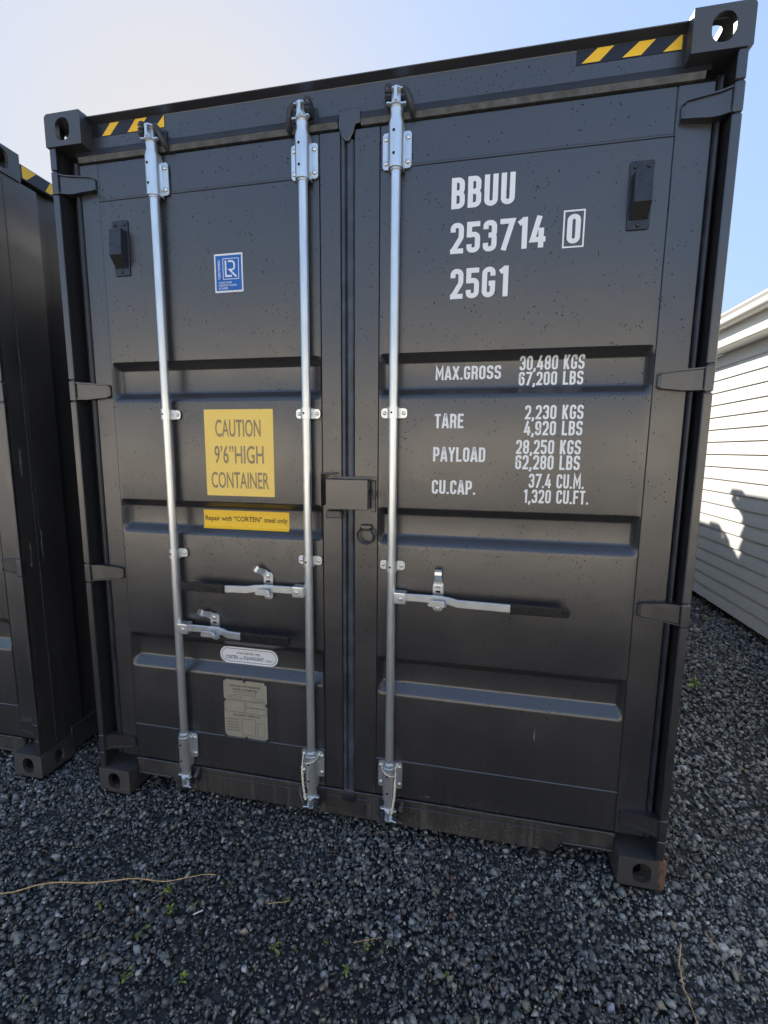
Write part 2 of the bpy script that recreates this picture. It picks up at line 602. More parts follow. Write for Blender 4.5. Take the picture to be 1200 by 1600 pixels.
def stroke_text(text, x0, x1, z0, z1, parent, t=0.165, gap=0.095, mat='white', name='lettering', dfun=depth, label=None):
    G = glyphs(t)
    wid = sum(G[c][0] for c in text) + gap * (len(text) - 1)
    sx, sz = (x1 - x0) / wid, (z1 - z0)
    bm = bmesh.new()
    x = 0
    k = 0
    for c in text:
        w, paths = G[c]
        for pts, closed in paths:
            f = fillet(pts, bool(closed), 5)
            ribbon(bm, [(x + p[0], p[1]) for p in f], closed, t / 2, -(k % 4) * 0.00012)
            k += 1
        x += w + gap
    for v in bm.verts:
        v.co.x = x0 + v.co.x * sx
        v.co.z = z0 + v.co.z * sz
    drape(bm, 0.0012, dfun)
    me = bpy.data.meshes.new(name)
    bm.to_mesh(me); bm.free()
    me.materials.append(MT[mat])
    o = bpy.data.objects.new(name, me)
    COL.objects.link(o)
    o.parent = parent
    if label: o['label'] = label
    return o


def font_text(text, x0, x1, z0, z1, parent, mat, dfun=depth, off=0.0024, bold=0.0, name='lettering', rot=0, label=None):
    """built-in font text fitted to the rectangle; rot 90 = reads upward"""
    cu = bpy.data.curves.new('txt', 'FONT')
    cu.body = text
    cu.size = 1
    cu.offset = bold
    cu.resolution_u = 3
    o = bpy.data.objects.new('txt', cu)
    COL.objects.link(o)
    dg = bpy.context.evaluated_depsgraph_get()
    me = bpy.data.meshes.new_from_object(o.evaluated_get(dg))
    bpy.data.objects.remove(o); bpy.data.curves.remove(cu)
    me.name = name
    bm = bmesh.new()
    bm.from_mesh(me)
    if rot:
        for v in bm.verts: v.co = Vector((-v.co.y, v.co.x, 0))
    xs = [v.co.x for v in bm.verts]; ys = [v.co.y for v in bm.verts]
    ax, bx, ay, by = min(xs), max(xs), min(ys), max(ys)
    for v in bm.verts:
        v.co = Vector((x0 + (v.co.x - ax) / (bx - ax) * (x1 - x0), 0, z0 + (v.co.y - ay) / (by - ay) * (z1 - z0)))
    drape(bm, off, dfun)
    bm.to_mesh(me); bm.free()
    me.materials.clear()
    me.materials.append(MT[mat])
    o = bpy.data.objects.new(name, me)
    COL.objects.link(o)
    o.parent = parent
    if label: o['label'] = label
    return o


def film(poly, parent, mat, name, off=0.0012, dfun=depth, label=None, holes=()):
    b = MB()
    b.prism(poly, 'y', 0, 0, holes=holes)
    drape(b.bm, off, dfun)
    return b.build(name, mat, parent, label=label)


def ring_film(x0, x1, z0, z1, w, r, parent, mat, off, name='border', dfun=depth):
    return film(rrect(x0, x1, z0, z1, r), parent, mat, name, off, dfun, holes=[rrect(x0 + w, x1 - w, z0 + w, z1 - w, max(r - w, 0.0001))])


# ------------------------------------------------------------------ container body
def casting_mesh(sx, sy, sz):
    """corner casting, outer corner at the origin; sx, sy, sz = directions pointing inward"""
    b = MB()
    wx, wy, wz, th = 0.162, 0.178, 0.118, 0.020
    def X(a): return a if sx > 0 else -a
    def Z(a): return a if sz > 0 else -a
    def Y(a): return a if sy > 0 else -a
    def rng2(f, a, c): return tuple(sorted((f(a), f(c))))
    # front plate (normal y) with an upright hole, rounded outer corner
    outl = fillet([(X(0), Z(0), 0.016), (X(wx), Z(0), 0.003), (X(wx), Z(wz), 0.003), (X(0), Z(wz), 0.003)], True, 5)
    hx, hz = 0.080, 0.059
    hole = fillet([(X(hx - .032), Z(hz - .040), .030), (X(hx + .032), Z(hz - .040), .030), (X(hx + .032), Z(hz + .040), .030), (X(hx - .032), Z(hz + .040), .030)], True, 6)
    b.prism(outl, 'y', Y(0), Y(th), holes=[hole])
    # outer side plate with hole
    o2 = [(Y(th + .0005), Z(.004)), (Y(wy), Z(.004)), (Y(wy), Z(wz)), (Y(th + .0005), Z(wz))]
    h2 = fillet([(Y(.100 - .026), Z(hz - .040), .024), (Y(.100 + .026), Z(hz - .040), .024), (Y(.100 + .026), Z(hz + .040), .024), (Y(.100 - .026), Z(hz + .040), .024)], True, 6)
    b.prism(o2, 'x', X(0.0005), X(0.0165), holes=[h2])
    # outer horizontal plate with the twist-lock slot
    o3 = [(X(.017), Y(th + .0005)), (X(wx), Y(th + .0005)), (X(wx), Y(wy)), (X(.017), Y(wy))]
    h3 = fillet([(X(.060), Y(.040), .03), (X(.122), Y(.040), .03), (X(.122), Y(.160), .03), (X(.060), Y(.160), .03)], True, 6)
    b.prism(o3, 'z', Z(0.0), Z(0.024), holes=[h3])
    # inner side, inner horizontal, back
    a0, a1 = rng2(X, wx - 0.012, wx - 0.0005)
    y0, y1 = rng2(Y, th + .0005, wy)
    z0, z1 = rng2(Z, 0.0245, wz)
    b.box(a0, a1, y0, y1, z0, z1)
    a0, a1 = rng2(X, 0.017, wx - 0.0125)
    z0, z1 = rng2(Z, wz - 0.012, wz - 0.0005)
    b.box(a0, a1, y0, y1, z0, z1)
    y0, y1 = rng2(Y, wy - 0.010, wy - 0.0005)
    z0, z1 = rng2(Z, 0.0245, wz - 0.0125)
    b.box(a0, a1, y0, y1, z0, z1)
    return b


def corr_side(x_out, x_in, y0, y1, z0, z1, pitch=0.278):
    pts = []
    y = y0
    while y < y1 - 0.05:
        for dy, xx in ((0, x_in), (0.072, x_in), (0.140, x_out), (0.210, x_out)):
            if y + dy < y1: pts.append((y + dy, xx))
        y += pitch
    pts.append((y1, x_in))
    b = MB()
    b.quadstrip([[(x, yy, z0) for yy, x in pts], [(x, yy, z1) for yy, x in pts]])
    return b


HINGE_Z = [2.652, 1.850, 1.060, 0.240]


def build_container(label, loc, detail=True, neighbour=False):
    C = thing('shipping_container', label, 'container', loc, 'black shipping containers')
    # --- corner castings
    for ix in (0, 1):
        for iz in (0, 1):
            for iy in (0, 1):
                mat = 'cast'
                lb = None
                if iz == 0 and iy == 0:
                    mat = 'cast_worn' if (neighbour or ix == 0) else 'cast_rust'
                    if ix == 1: lb = 'rusty corner casting with scraped edge'
                if neighbour and iz == 0 and iy == 0 and ix == 1: mat = 'cast_worn'
                m = casting_mesh(1 if ix == 0 else -1, 1 if iy == 0 else -1, 1 if iz == 0 else -1)
                for v in m.bm.verts: v.co += Vector((ix * CW, iy * CL, iz * CH))
                m.build('corner_casting', mat, C, 25, lb)
    # --- front corner posts: outer flange (split round the hinge barrels), inner channel
    for sgn, e in ((1, 0.0), (-1, CW)):
        def X(a): return e + sgn * a
        def bx(b, a0, a1, *r, **k):
            q = sorted((X(a0), X(a1)))
            b.box(q[0], q[1], *r, **k)
        p = MB()
        # solid outer web
        bx(p, 0.008, 0.030, 0.020, 0.255, 0.118, 2.778)
        bx(p, 0.030, 0.046, 0.100, 0.20, 0.118, 2.778)
        bx(p, 0.046, 0.150, 0.112, 0.20, 0.118, 2.778)
        post = p.build('corner_post', 'side' if neighbour else 'paint', C)
        f = MB()
        zc = [0.119] + [z for h in sorted(HINGE_Z) for z in (h - 0.045, h + 0.045)] + [2.777]
        for k in range(0, len(zc), 2):
            bx(f, 0.008, 0.035, 0.004, 0.0195, zc[k], zc[k + 1], bev=0.003)
        f.build('flange', 'paint', post)
        ln = MB()
        bx(ln, 0.0301, 0.0312, 0.021, 0.0995, 0.125, 2.77)
        ln.build('channel_shade_strip', 'channel_shade', post)  # dark strip along the web, deepens the channel's shade by colour
        j = MB()
        bx(j, 0.047, 0.052, 0.074, 0.1115, 0.15, 2.74)
        j.build('channel_lip', 'side', post)
    # --- header and sill
    h = MB()
    hp = fillet([(0.034, 2.892, .003), (0.030, 2.888, .002), (0.056, 2.873, .004), (0.056, 2.786), (0.150, 2.786), (0.150, 2.890)], True, 4)
    h.prism(hp, 'x', 0.1625, CW - 0.1625)
    header = h.build('header_rail', 'paint', C)
    l = MB()   # rubber rain lip over the doors
    lp = [(0.062, 2.790), (0.0575, 2.790), (0.042, 2.758), (0.062, 2.758)]
    l.prism(lp, 'x', 0.085, 1.178)
    l.build('rain_lip', 'rubber', header)
    l = MB(); l.prism(lp, 'x', 1.262, CW - 0.085)
    l.build('rain_lip', 'rubber', header)
    ep = [(0.062, 2.7575), (0.043, 2.7575), (0.0475, 2.7385), (0.062, 2.7385)]
    l = MB(); l.prism(ep, 'x', 0.100, 1.178)
    l.build('drip_edge', 'dusty', header)
    l = MB(); l.prism(ep, 'x', 1.262, CW - 0.100)
    l.build('drip_edge', 'dusty', header)
    s = MB()
    def outl(z1, z0, notch):
        return [(0.165, z1), (0.165, notch), (0.345, notch), (0.372, z0), (2.055, z0), (2.085, notch), (2.273, notch), (2.273, z1)]
    s.prism(outl(0.152, 0.030, 0.078), 'y', 0.062, 0.074)
    sill = s.build('sill', 'paint_rail', C)
    s = MB()
    s.box(0.165, 2.273, 0.052, 0.0618, 0.146, 0.158, bev=0.002)
    s.box(0.345, 2.085, 0.056, 0.0618, 0.118, 0.124, bev=0.001)
    s.box(0.366, 2.062, 0.0745, 0.20, 0.032, 0.042)
    s.box(0.166, 0.345, 0.054, 0.0616, 0.074, 0.084, bev=0.002)
    s.box(2.085, 2.272, 0.054, 0.0616, 0.074, 0.084, bev=0.002)
    s.build('sill_edge', 'paint_rail', sill)
    # --- body
    for x_out, x_in, nm in ((0.010, 0.046, 0), (CW - 0.010, CW - 0.046, 1)):
        corr_side(x_out, x_in, 0.256, CL - 0.17, 0.158, 2.80).build('side_panel', 'side', C)
        b = MB()
        q = sorted((0.004 if not nm else CW - 0.004, 0.064 if not nm else CW - 0.064))
        b.box(q[0], q[1], 0.179, CL - 0.179, 2.797, 2.862, bev=0.004)
        tr = b.build('top_side_rail', 'paint', C)
        b = MB()
        b.box(q[0], q[1], 0.179, CL - 0.179, 0.030, 0.157, bev=0.004)
        b.build('bottom_side_rail', 'side', C)
        # hazard tape along the first stretch of the side rail
        xs = 0.004 - 0.0012 if not nm else CW - 0.004 + 0.0012
        b = MB(); b.prism([(0.186, 2.803), (0.496, 2.803), (0.496, 2.857), (0.186, 2.857)], 'x', xs, xs)
        tape = b.build('hazard_tape', 'stripe_black', tr)
        xs2 = xs - 0.0008 if not nm else xs + 0.0008
        for a in (0.188, 0.300, 0.412):
            b = MB()
            poly = [(a, 2.805), (a + 0.028, 2.805), (a + 0.078, 2.855), (a + 0.028, 2.855)]
            if a == 0.188: poly = [(a, 2.805), (a + 0.02, 2.805), (a + 0.07, 2.855), (a, 2.855)]
            b.prism(poly, 'x', xs2, xs2)
            b.build('tape_stripe', 'yellow', tr)
    b = MB()
    pts = []
    y = 0.151
    while y < CL - 0.2:
        pts += [(y, 2.868), (y + .09, 2.868), (y + .105, 2.848), (y + .195, 2.848)]
        y += .21
    b.quadstrip([[(0.064, yy, z) for yy, z in pts], [(CW - 0.064, yy, z) for yy, z in pts]])
    b.build('roof_panel', 'side', C)
    b = MB(); b.box(0.17, CW - 0.17, CL - 0.06, CL - 0.02, 0.03, 2.862); b.build('end_wall', 'side', C)
    b = MB(); b.box(0.065, CW - 0.065, 0.21, CL - 0.18, 0.12, 0.156); b.build('floor_panel', 'side', C)
    # --- doors
    door_specs = [dict(x0=0.093, x1=1.186, px0=0.178, px1=1.104, gx0=0.066, gx1=0.0925, side=1),
                  dict(x0=1.2355, x1=2.373, px0=1.332, px1=2.267, gx0=2.3735, gx1=2.401, side=-1)]
    for D in door_specs:
        f = MB()
        x0, x1, p0, p1 = D['x0'], D['x1'], D['px0'], D['px1']
        f.box(x0, p0 - .0015, DY, 0.100, 0.163, 2.735, bev=0.003)
        f.box(p1 + .0015, x1, DY, 0.100, 0.163, 2.735, bev=0.003)
        f.box(p0 - .0013, p1 + .0013, DY + .0004, 0.0995, 2.598, 2.7345, bev=0.003)
        f.box(p0 - .0013, p1 + .0013, DY + .0004, 0.0995, 0.1635, 0.328, bev=0.003)
        f.box(p0 + 0.001, p1 - 0.001, 0.0965, 0.0985, 0.33, 2.597)
        door = f.build('door', 'paint', C)
        b = MB()
        cols = [0.0, 0.003, 0.009, 0.015, 0.019]
        wts = [0.0, 0.12, 0.5, 0.88, 1.0]
        cc = [(p0 + c, w) for c, w in zip(cols, wts)] + [(p0 + (p1 - p0) * k / 6, 1.0) for k in range(1, 6)] + [(p1 - c, w) for c, w in list(zip(cols, wts))[::-1]]
        rows = []
        for (yy, zz) in PROF[::-1]:
            rows.append([(x, DY + (yy - DY) * w, zz) for x, w in cc])
        b.quadstrip(rows)
        b.build('panel', 'paint', door, 40)
        for zz in (2.5955, 0.3305):
            b = MB()
            b.tube([(p0 - 0.002, DY + .0015, zz), (p1 + 0.002, DY + .0015, zz)], 0.0048, 8)
            b.build('weld_seam', 'paint', door)
        # side gasket
        b = MB()
        q0, q1 = D['gx0'], D['gx1']
        n = 8
        prof = [(q0 + (q1 - q0) * k / n, 0.072 - 0.024 * math.sin(math.pi * k / n)) for k in range(n + 1)] + [(q1, 0.085), (q0, 0.085)]
        b.prism(prof, 'z', 0.170, 2.741)
        b.build('gasket', 'rubber', door, 60)
        # hinges
        for hz in HINGE_Z:
            b = MB()
            e = 0.0 if D['side'] == 1 else CW
            def X(a): return e + D['side'] * a
            # blade: plan-view strap from barrel over the gap to the door stile
            inner = 0.158 if D['side'] == -1 else 0.170
            outline = [(X(0.036), hz - .036), (X(0.085), hz - .035), (X(0.115), hz - .031), (X(inner - .006), hz - .026), (X(inner), hz - .018),
                       (X(inner), hz + .018), (X(inner - .006), hz + .026), (X(0.115), hz + .031), (X(0.085), hz + .035), (X(0.036), hz + .036)]
            # strap thickness as a bent sheet
            pl = [(0.034, 0.016), (0.060, 0.030), (0.085, 0.034), (0.115, 0.036), (inner - .008, 0.040), (inner, 0.047)]
            def hh(a): return float(np.interp(a, [0.034, 0.085, 0.115, inner - .008, inner], [.037, .035, .031, .027, .021]))
            xs = np.linspace(0.034, inner, 14)
            yy = np.interp(xs, [a for a, _ in pl], [c for _, c in pl])
            rows = []
            for fz in (-1.0, -0.97, -0.84, -0.80, 0.80, 0.84, 0.97, 1.0):
                rim = {1.0: 0.000, 0.97: -0.007, 0.84: -0.007, 0.80: 0.0}[abs(fz)]
                rows.append([(X(a), y + rim, hz + fz * hh(a)) for a, y in zip(xs, yy)])
            back = [[(X(a), DY + .002, r[k][2]) for k, a in enumerate(xs)] for r in (rows[0],)]
            b.quadstrip([back[0]] + rows + [[(X(a), DY + .002, rows[-1][k][2]) for k, a in enumerate(xs)]])
            b.quadstrip([[(X(inner), DY + .002, r[-1][2]) for r in rows], [r[-1] for r in rows]])
            # barrel
            b.box(*sorted((X(0.007), X(0.036))), 0.003, 0.034, hz - 0.042, hz + 0.042, bev=0.006, seg=3)
            b.tube([(X(0.021), 0.016, hz - .0445), (X(0.021), 0.016, hz + .0445)], 0.008, 10)
            bmesh.ops.recalc_face_normals(b.bm, faces=b.bm.faces[:])
            b.build('hinge', 'paint', door, 28)
        D['obj'] = door
    L_, R2 = door_specs[0]['obj'], door_specs[1]['obj']
    # --- centre gasket strip and its overlap plate
    b = MB()
    b.prism(fillet([(1.186, 0.062), (1.190, 0.050, .004), (1.200, 0.048, .004), (1.206, 0.060), (1.206, 0.085), (1.186, 0.085)], True, 3), 'z', 0.165, 2.742)
    b.prism(fillet([(1.2065, 0.085), (1.2065, 0.057), (1.214, 0.051, .004), (1.228, 0.051, .004), (1.235, 0.057), (1.235, 0.085)], True, 3), 'z', 0.165, 2.70)
    b.build('centre_gasket', 'rubber_worn', C, 60)
    b = MB()
    # moulded rubber crown where the centre strip meets the header lip
    cr = fillet([(1.180, 2.742), (1.182, 2.790, .006), (1.250, 2.796, .008), (1.262, 2.785), (1.262, 2.744), (1.242, 2.742), (1.237, 2.722, .01), (1.216, 2.682, .01), (1.190, 2.712, .01)], True, 4)
    b.prism(cr, 'y', 0.041, 0.0545, bev=0.005, seg=2)
    b.build('gasket_crown', 'paint', C, 60)
    b = MB()
    b.prism(fillet([(1.184, 0.110), (1.240, 0.110), (1.236, 0.168), (1.188, 0.168)], True), 'y', 0.050, 0.0612, bev=0.002)
    b.build('gasket_foot', 'rubber', C, 60)
    return C, L_, R2


LABEL_MAIN = 'black shipping container with three galvanised locking bars and white BBUU lettering, in front'
C1, DL, DR = build_container(LABEL_MAIN, (0, 0, 0))
MT['paint2'] = MT['paint']
C2, DL2, DR2 = build_container('black scuffed shipping container standing at the left edge, mostly out of view', (-2.768, 0, 0), neighbour=True)


C3, DL3, DR3 = build_container('black container hidden behind the front one, only its low shadow on the house wall showing', (-0.391, 6.85, 0), neighbour=True)


# ------------------------------------------------------------------ locking bars
def hat(b, x, z0, z1, rad=0.0245, yc=0.026, fl=None, th=0.003):
    """half-round shell round the bar with feet at the door face"""
    pts = [(x - rad - .001, 0.0475)]
    for k in range(13):
        a = math.pi * k / 12
        pts.append((x - rad * math.cos(a), yc - rad * math.sin(a)))
    pts.append((x + rad + .001, 0.0475))
    inn = [(x + (px - x) * (1 - th / rad), yc + (py - yc) * (1 - th / rad) if py < yc else py) for px, py in pts]
    b.prism(pts + inn[::-1], 'z', z0, z1)


def bolt_heads(parent, pts, r=0.0085, y=0.0445):
    for (x, z) in pts:
        b = MB()
        b.dome((x, y, z), r, 0.005)
        b.build('bolt', 'galv', parent, 60)


def bearing(bar, x, flange_z, shell_z, sides):
    b = MB()
    hat(b, x, shell_z[0], shell_z[1], 0.0265)
    hat(b, x, shell_z[1] - .002, shell_z[1] + .012, 0.0235)
    b.tube([(x, 0.026, shell_z[0] - .006), (x, 0.026, shell_z[1] + .016)], 0.0215, 20)
    for s in sides:
        q = sorted((x + s * 0.0262, x + s * 0.0505))
        r = 0.011
        if s > 0: pl = [(q[0], flange_z[0]), (q[1], flange_z[0], r), (q[1], flange_z[1], r), (q[0], flange_z[1])]
        else: pl = [(q[0], flange_z[0], r), (q[1], flange_z[0]), (q[1], flange_z[1]), (q[0], flange_z[1], r)]
        b.prism(fillet(pl, True, 4), 'y', 0.0450, 0.0505)
        # web joining the shell to the flange
        w = sorted((x + s * 0.0235, x + s * 0.031))
        b.box(w[0], w[1], 0.030, 0.0505, flange_z[0] + .010, flange_z[1] - .010, bev=0.003)
    br = b.build('bearing_bracket', 'galv', bar, 35)
    zm = (flange_z[0] + flange_z[1]) / 2
    for s in sides:
        bolt_heads(bar, [(x + s * 0.039, flange_z[0] + 0.02), (x + s * 0.039, flange_z[1] - 0.02)])
    b = MB()
    for zz in (shell_z[0] + 0.038, shell_z[1] - 0.032):
        b.tube([(x - .004, -0.0012, zz), (x - .004, 0.004, zz)], 0.0048, 10)
    b.build('grease_hole', 'dark', bar)  # solid dark discs painted for the shade in the holes


def clamp(bar, x, z, sides):
    b = MB()
    hat(b, x, z - .021, z + .021, 0.0215)
    for s in sides:
        q = sorted((x + s * 0.0215, x + s * 0.0490))
        r = 0.012
        if s > 0: pl = [(q[0], z - .018), (q[1], z - .018, r), (q[1], z + .018, r), (q[0], z + .018)]
        else: pl = [(q[0], z - .018, r), (q[1], z - .018), (q[1], z + .018), (q[0], z + .018, r)]
        b.prism(fillet(pl, True, 4), 'y', 0.0455, 0.0510)
    b.build('guide_clamp', 'galv', bar, 35)
    bolt_heads(bar, [(x + s * 0.0365, z) for s in sides], 0.0075, 0.045)
    b = MB()
    b.tube([(x - .003, 0.0035, z), (x - .003, 0.009, z)], 0.0038, 10)
    b.build('rivet_hole', 'dark', bar)  # solid dark disc in place of a shaded hole


def cam(bar, x, z, up, flip, lean=0.0):
    """forked cam head: z = where the neck ends; up = +1 top, -1 bottom"""
    b = MB()
    y = 0.026
    def Z(a): return z + up * a
    b.tube([(x, y, Z(-.05)), (x, y, Z(-.006)), (x, y, Z(0.004))], [0.0185, 0.0205, 0.0215], 18)
    b.tube([(x, y, Z(0.004)), (x, y, Z(0.016))], [0.0225, 0.016], 18)
    def cres(zz0, zz1, w, d):
        pl = [(-w, -.004, .005), (-w * .93, -.018, .006), (-w * .45, -.013, .01), (0, -.024, .012), (w * .45, -.013, .01), (w * .93, -.018, .006), (w, -.004, .005),
              (w * .55, .010, .01), (0.0, .016, .012), (-w * .55, .010, .01)]
        pl = fillet([(a, b_, c) for a, b_, c in pl], True, 3)
        ca, sa = math.cos(lean), math.sin(lean)
        pl = [(x + flip * (a * ca - b_ * sa), y + d + a * sa + b_ * ca) for a, b_ in pl]
        q = sorted((Z(zz0), Z(zz1)))
        b.prism(pl, 'z', q[0], q[1], bev=0.002)
    cres(0.012, 0.020, 0.036, -0.002)
    cres(0.056, 0.064, 0.038, -0.004)
    q = sorted((Z(0.018), Z(0.058)))
    b.prism(fillet([(x - .004, y - .030), (x + .006, y - .030), (x + .008, y + .012), (x - .008, y + .012)], True), 'z', q[0], q[1])
    b.box(x - .018, x + .014, y - .006, y + .006, q[0], q[1])
    # small triangular gusset
    b.prism([(x - .014, Z(0.014)), (x + .014, Z(0.014)), (x + .002, Z(0.046))], 'y', y - .024, y - .016)
    b.build('cam', 'galv', bar, 35)
    k = MB()
    q0, q1 = sorted((Z(-0.012), Z(0.070)))
    k.box(x - .046, x + .048, 0.0470, 0.0560, q0 + .01, q1 - .006, bev=0.003)
    # claw on one side with ridges
    cx = x - flip * 0.026
    q0, q1 = sorted((Z(0.024), Z(0.076)))
    k.box(cx - .010, cx + .010, 0.004, 0.0475, q0, q1, bev=0.003)
    for m in range(3):
        zz = q0 + .006 + m * .014
        k.box(cx - .0115, cx + .0115, 0.0005, 0.010, zz, zz + .007, bev=0.0015)
    # curved hook sweeping to the other side
    cx = x + flip * 0.030
    k.tube([(cx - flip * .004, 0.012, Z(0.060)), (cx + flip * .008, 0.014, Z(0.045)), (cx + flip * .018, 0.022, Z(0.020)), (cx + flip * .024, 0.036, Z(-0.004)), (cx + flip * .024, 0.046, Z(-0.012))], [0.008, .011, .011, .010, .007], 10)
    k.build('cam_keeper', 'forge', bar, 35)


def handle(bar, x, z, dirn, length, grip_from, keeper_x, flap):
    """dirn +1: handle runs to the right of the bar"""
    h = MB()
    hx = x + dirn * 0.017
    q = sorted((hx - dirn * .004, x + dirn * 0.062))
    h.box(q[0], q[1], -0.004, 0.040, z - .024, z + .022, bev=0.005, seg=2)
    h.box(*sorted((x + dirn * 0.012, x + dirn * 0.024)), 0.008, 0.044, z - .019, z + .017, bev=0.003)
    h.dome((x + dirn * 0.042, -0.004, z - .001), 0.007, 0.004)
    h.build('handle_hub', 'galv', bar, 35)
    # bar with a joggle in depth
    xs = np.array([0.056, 0.12, 0.19, 0.225, 0.255, grip_from])
    ys = np.array([0.016, 0.014, 0.012, 0.006, -0.008, -0.012])
    zs = np.array([0.0, 0.001, 0.001, 0.0, -0.003, -0.005])
    b = MB()
    hh, th = 0.0145, 0.010
    ring = [(-th / 2, -hh + .002), (-th / 2 + .002, -hh), (th / 2, -hh), (th / 2, hh), (-th / 2 + .002, hh), (-th / 2, hh - .002)]
    rows = [[(x + dirn * a, y + p, z + dz + qz) for (p, qz) in ring + ring[:1]] for a, y, dz in zip(xs, ys, zs)]
    b.quadstrip(rows)
    bmesh.ops.recalc_face_normals(b.bm, faces=b.bm.faces[:])
    b.build('handle', 'galv', bar, 35)
    b = MB()
    q = sorted((x + dirn * (grip_from - .004), x + dirn * length))
    pl = [(q[0], z - .005 - .0175, .002), (q[1], z - .005 - .0175, .010), (q[1], z - .005 + .0175, .010), (q[0], z - .005 + .0175, .002)]
    if dirn < 0: pl = [(a, c, (.010 if r_ == .002 else .002)) for a, c, r_ in pl]
    b.prism(fillet(pl, True, 4), 'y', -0.022, -0.002, bev=0.003, seg=2)
    b.box(*sorted((x + dirn * (grip_from - .006), x + dirn * (grip_from + .002))), -0.0235, 0.0, z - .025, z + .015, bev=0.002)
    b.build('grip', 'grip', bar, 35)
    # retainer plate bolted to the door
    k = MB()
    zc = z - 0.0
    k.prism(rrect(keeper_x - .021, keeper_x + .021, zc - .056, zc + .062, 0.017), 'y', 0.044, 0.0535, bev=0.0015)
    # boat-shaped catch under the handle
    ct = fillet([(keeper_x - .040, 0.004, .006), (keeper_x - .028, -.012, .01), (keeper_x + .028, -.012, .01), (keeper_x + .040, 0.004, .006), (keeper_x + .018, .020), (keeper_x + .016, .046), (keeper_x - .016, .046), (keeper_x - .018, .020)], True, 4)
    k.prism(ct, 'z', zc - .0215, zc - .0165, bev=0.001)
    k.prism(fillet([(keeper_x - .034, zc - .020, .006), (keeper_x + .034, zc - .020, .006), (keeper_x + .026, zc + .004, .008), (keeper_x - .026, zc + .004, .008)], True, 4), 'y', -0.016, -0.012, bev=0.001)
    # flap
    fb = MB()
    fl = MB()
    L = 0.060
    pts = [(0, 0.0), (0.018, 0.002), (0.034, -0.004), (0.046, -0.016), (0.058, -0.014), (0.070, -0.022)]
    a = flap
    ux, uz = math.sin(a), math.cos(a)
    wx, wz = uz, -ux
    px, pz = keeper_x, zc + .046
    rows = []
    for s_, dy in pts:
        hw = 0.013 if s_ > 0.03 else 0.016
        rows.append([(px + ux * s_ + wx * hw * t_, 0.040 + dy + oy, pz + uz * s_ + wz * hw * t_) for t_, oy in ((-1, 0), (1, 0), (1, .003), (-1, .003), (-1, 0))])
    fl.quadstrip(rows)
    bmesh.ops.recalc_face_normals(fl.bm, faces=fl.bm.faces[:])
    k.build('handle_retainer', 'galv', bar, 35)
    fl.build('latch_flap', 'galv', bar, 40)
    bolt_heads(bar, [(keeper_x, zc + .046), (keeper_x, zc - .043)], 0.0095, 0.0395 if False else 0.043)
    b = MB()
    b.box(keeper_x - .009, keeper_x + .009, 0.0425, 0.0440, zc + .018, zc + .026)
    b.build('slot', 'dark', bar)  # dark box painted for the shade in the slot


def locking_bar(parent, x, sides, flips, hd=None, label=None):
    b = MB()
    b.tube([(x, 0.026, 0.165), (x, 0.026, 2.72)], 0.0170, 24)
    bar = b.build('locking_bar', 'galv', parent, 40, label)
    bearing(bar, x, (2.584, 2.700), (2.572, 2.712), sides)
    bearing(bar, x, (0.213, 0.330), (0.180, 0.326), sides)
    for z in (1.751, 1.170):
        clamp(bar, x, z, sides)
    cam(bar, x, 2.752, 1, flips[0], 0.15)
    cam(bar, x, 0.150, -1, flips[1], -0.15)
    if hd: handle(bar, x, *hd)
    return bar


BAR1 = locking_bar(C1, 0.448, (1,), (1, 1), (0.846, 1, 0.535, 0.326, 0.613, -1.15), 'bar nearest the left hinges')
BAR2 = locking_bar(C1, 1.053, (-1, 1), (-1, -1), (1.047, -1, 0.551, 0.356, 0.868, -0.95), 'middle bar with its handle turned left')
BAR3 = locking_bar(C1, 1.392, (-1, 1), (1, 1), (1.053, 1, 0.649, 0.452, 1.572, 0.0), 'right bar with its handle turned right')
# the neighbour's bars, a step out of the frame
NB1 = locking_bar(C2, 1.053, (-1, 1), (-1, -1), (1.047, -1, 0.551, 0.356, 0.868, -0.95))
NB2 = locking_bar(C2, 1.392, (-1, 1), (1, 1), (1.053, 1, 0.649, 0.452, 1.572, 0.0))


def rope(parent, x, s):
    def loop():
        p = []
        for k in range(15):
            a = math.pi * 1.05 * k / 14 - 0.03
            p.append((x - s * 0.030 * math.cos(a), 0.026 - 0.032 * math.sin(a), 0.322 - 0.034 * (k / 14)))
        return p
    b = MB()
    b.tube(loop(), 0.0022, 6)
    b.tube([(x + s * .028, 0.010, 0.335), (x + s * .030, 0.0, 0.31), (x + s * .030, -0.004, 0.288)], 0.0022, 6)
    # two-strand lay hanging down
    a0 = Vector((x + s * .030, -0.004, 0.288)); a1 = Vector((x + s * .016, -0.006, 0.135))
    for ph in (0, math.pi):
        pts = []
        for k in range(60):
            t = k / 59
            c = a0.lerp(a1, t) + Vector((s * .004 * math.sin(math.pi * t), 0, 0))
            th = ph + t * 26
            pts.append(c + Vector((math.cos(th), math.sin(th), 0)) * 0.0024)
        b.tube(pts, 0.0030, 6)
    b.build('rope', 'rope', parent, 60)


rope(BAR2, 1.053, -1)
rope(BAR3, 1.392, 1)

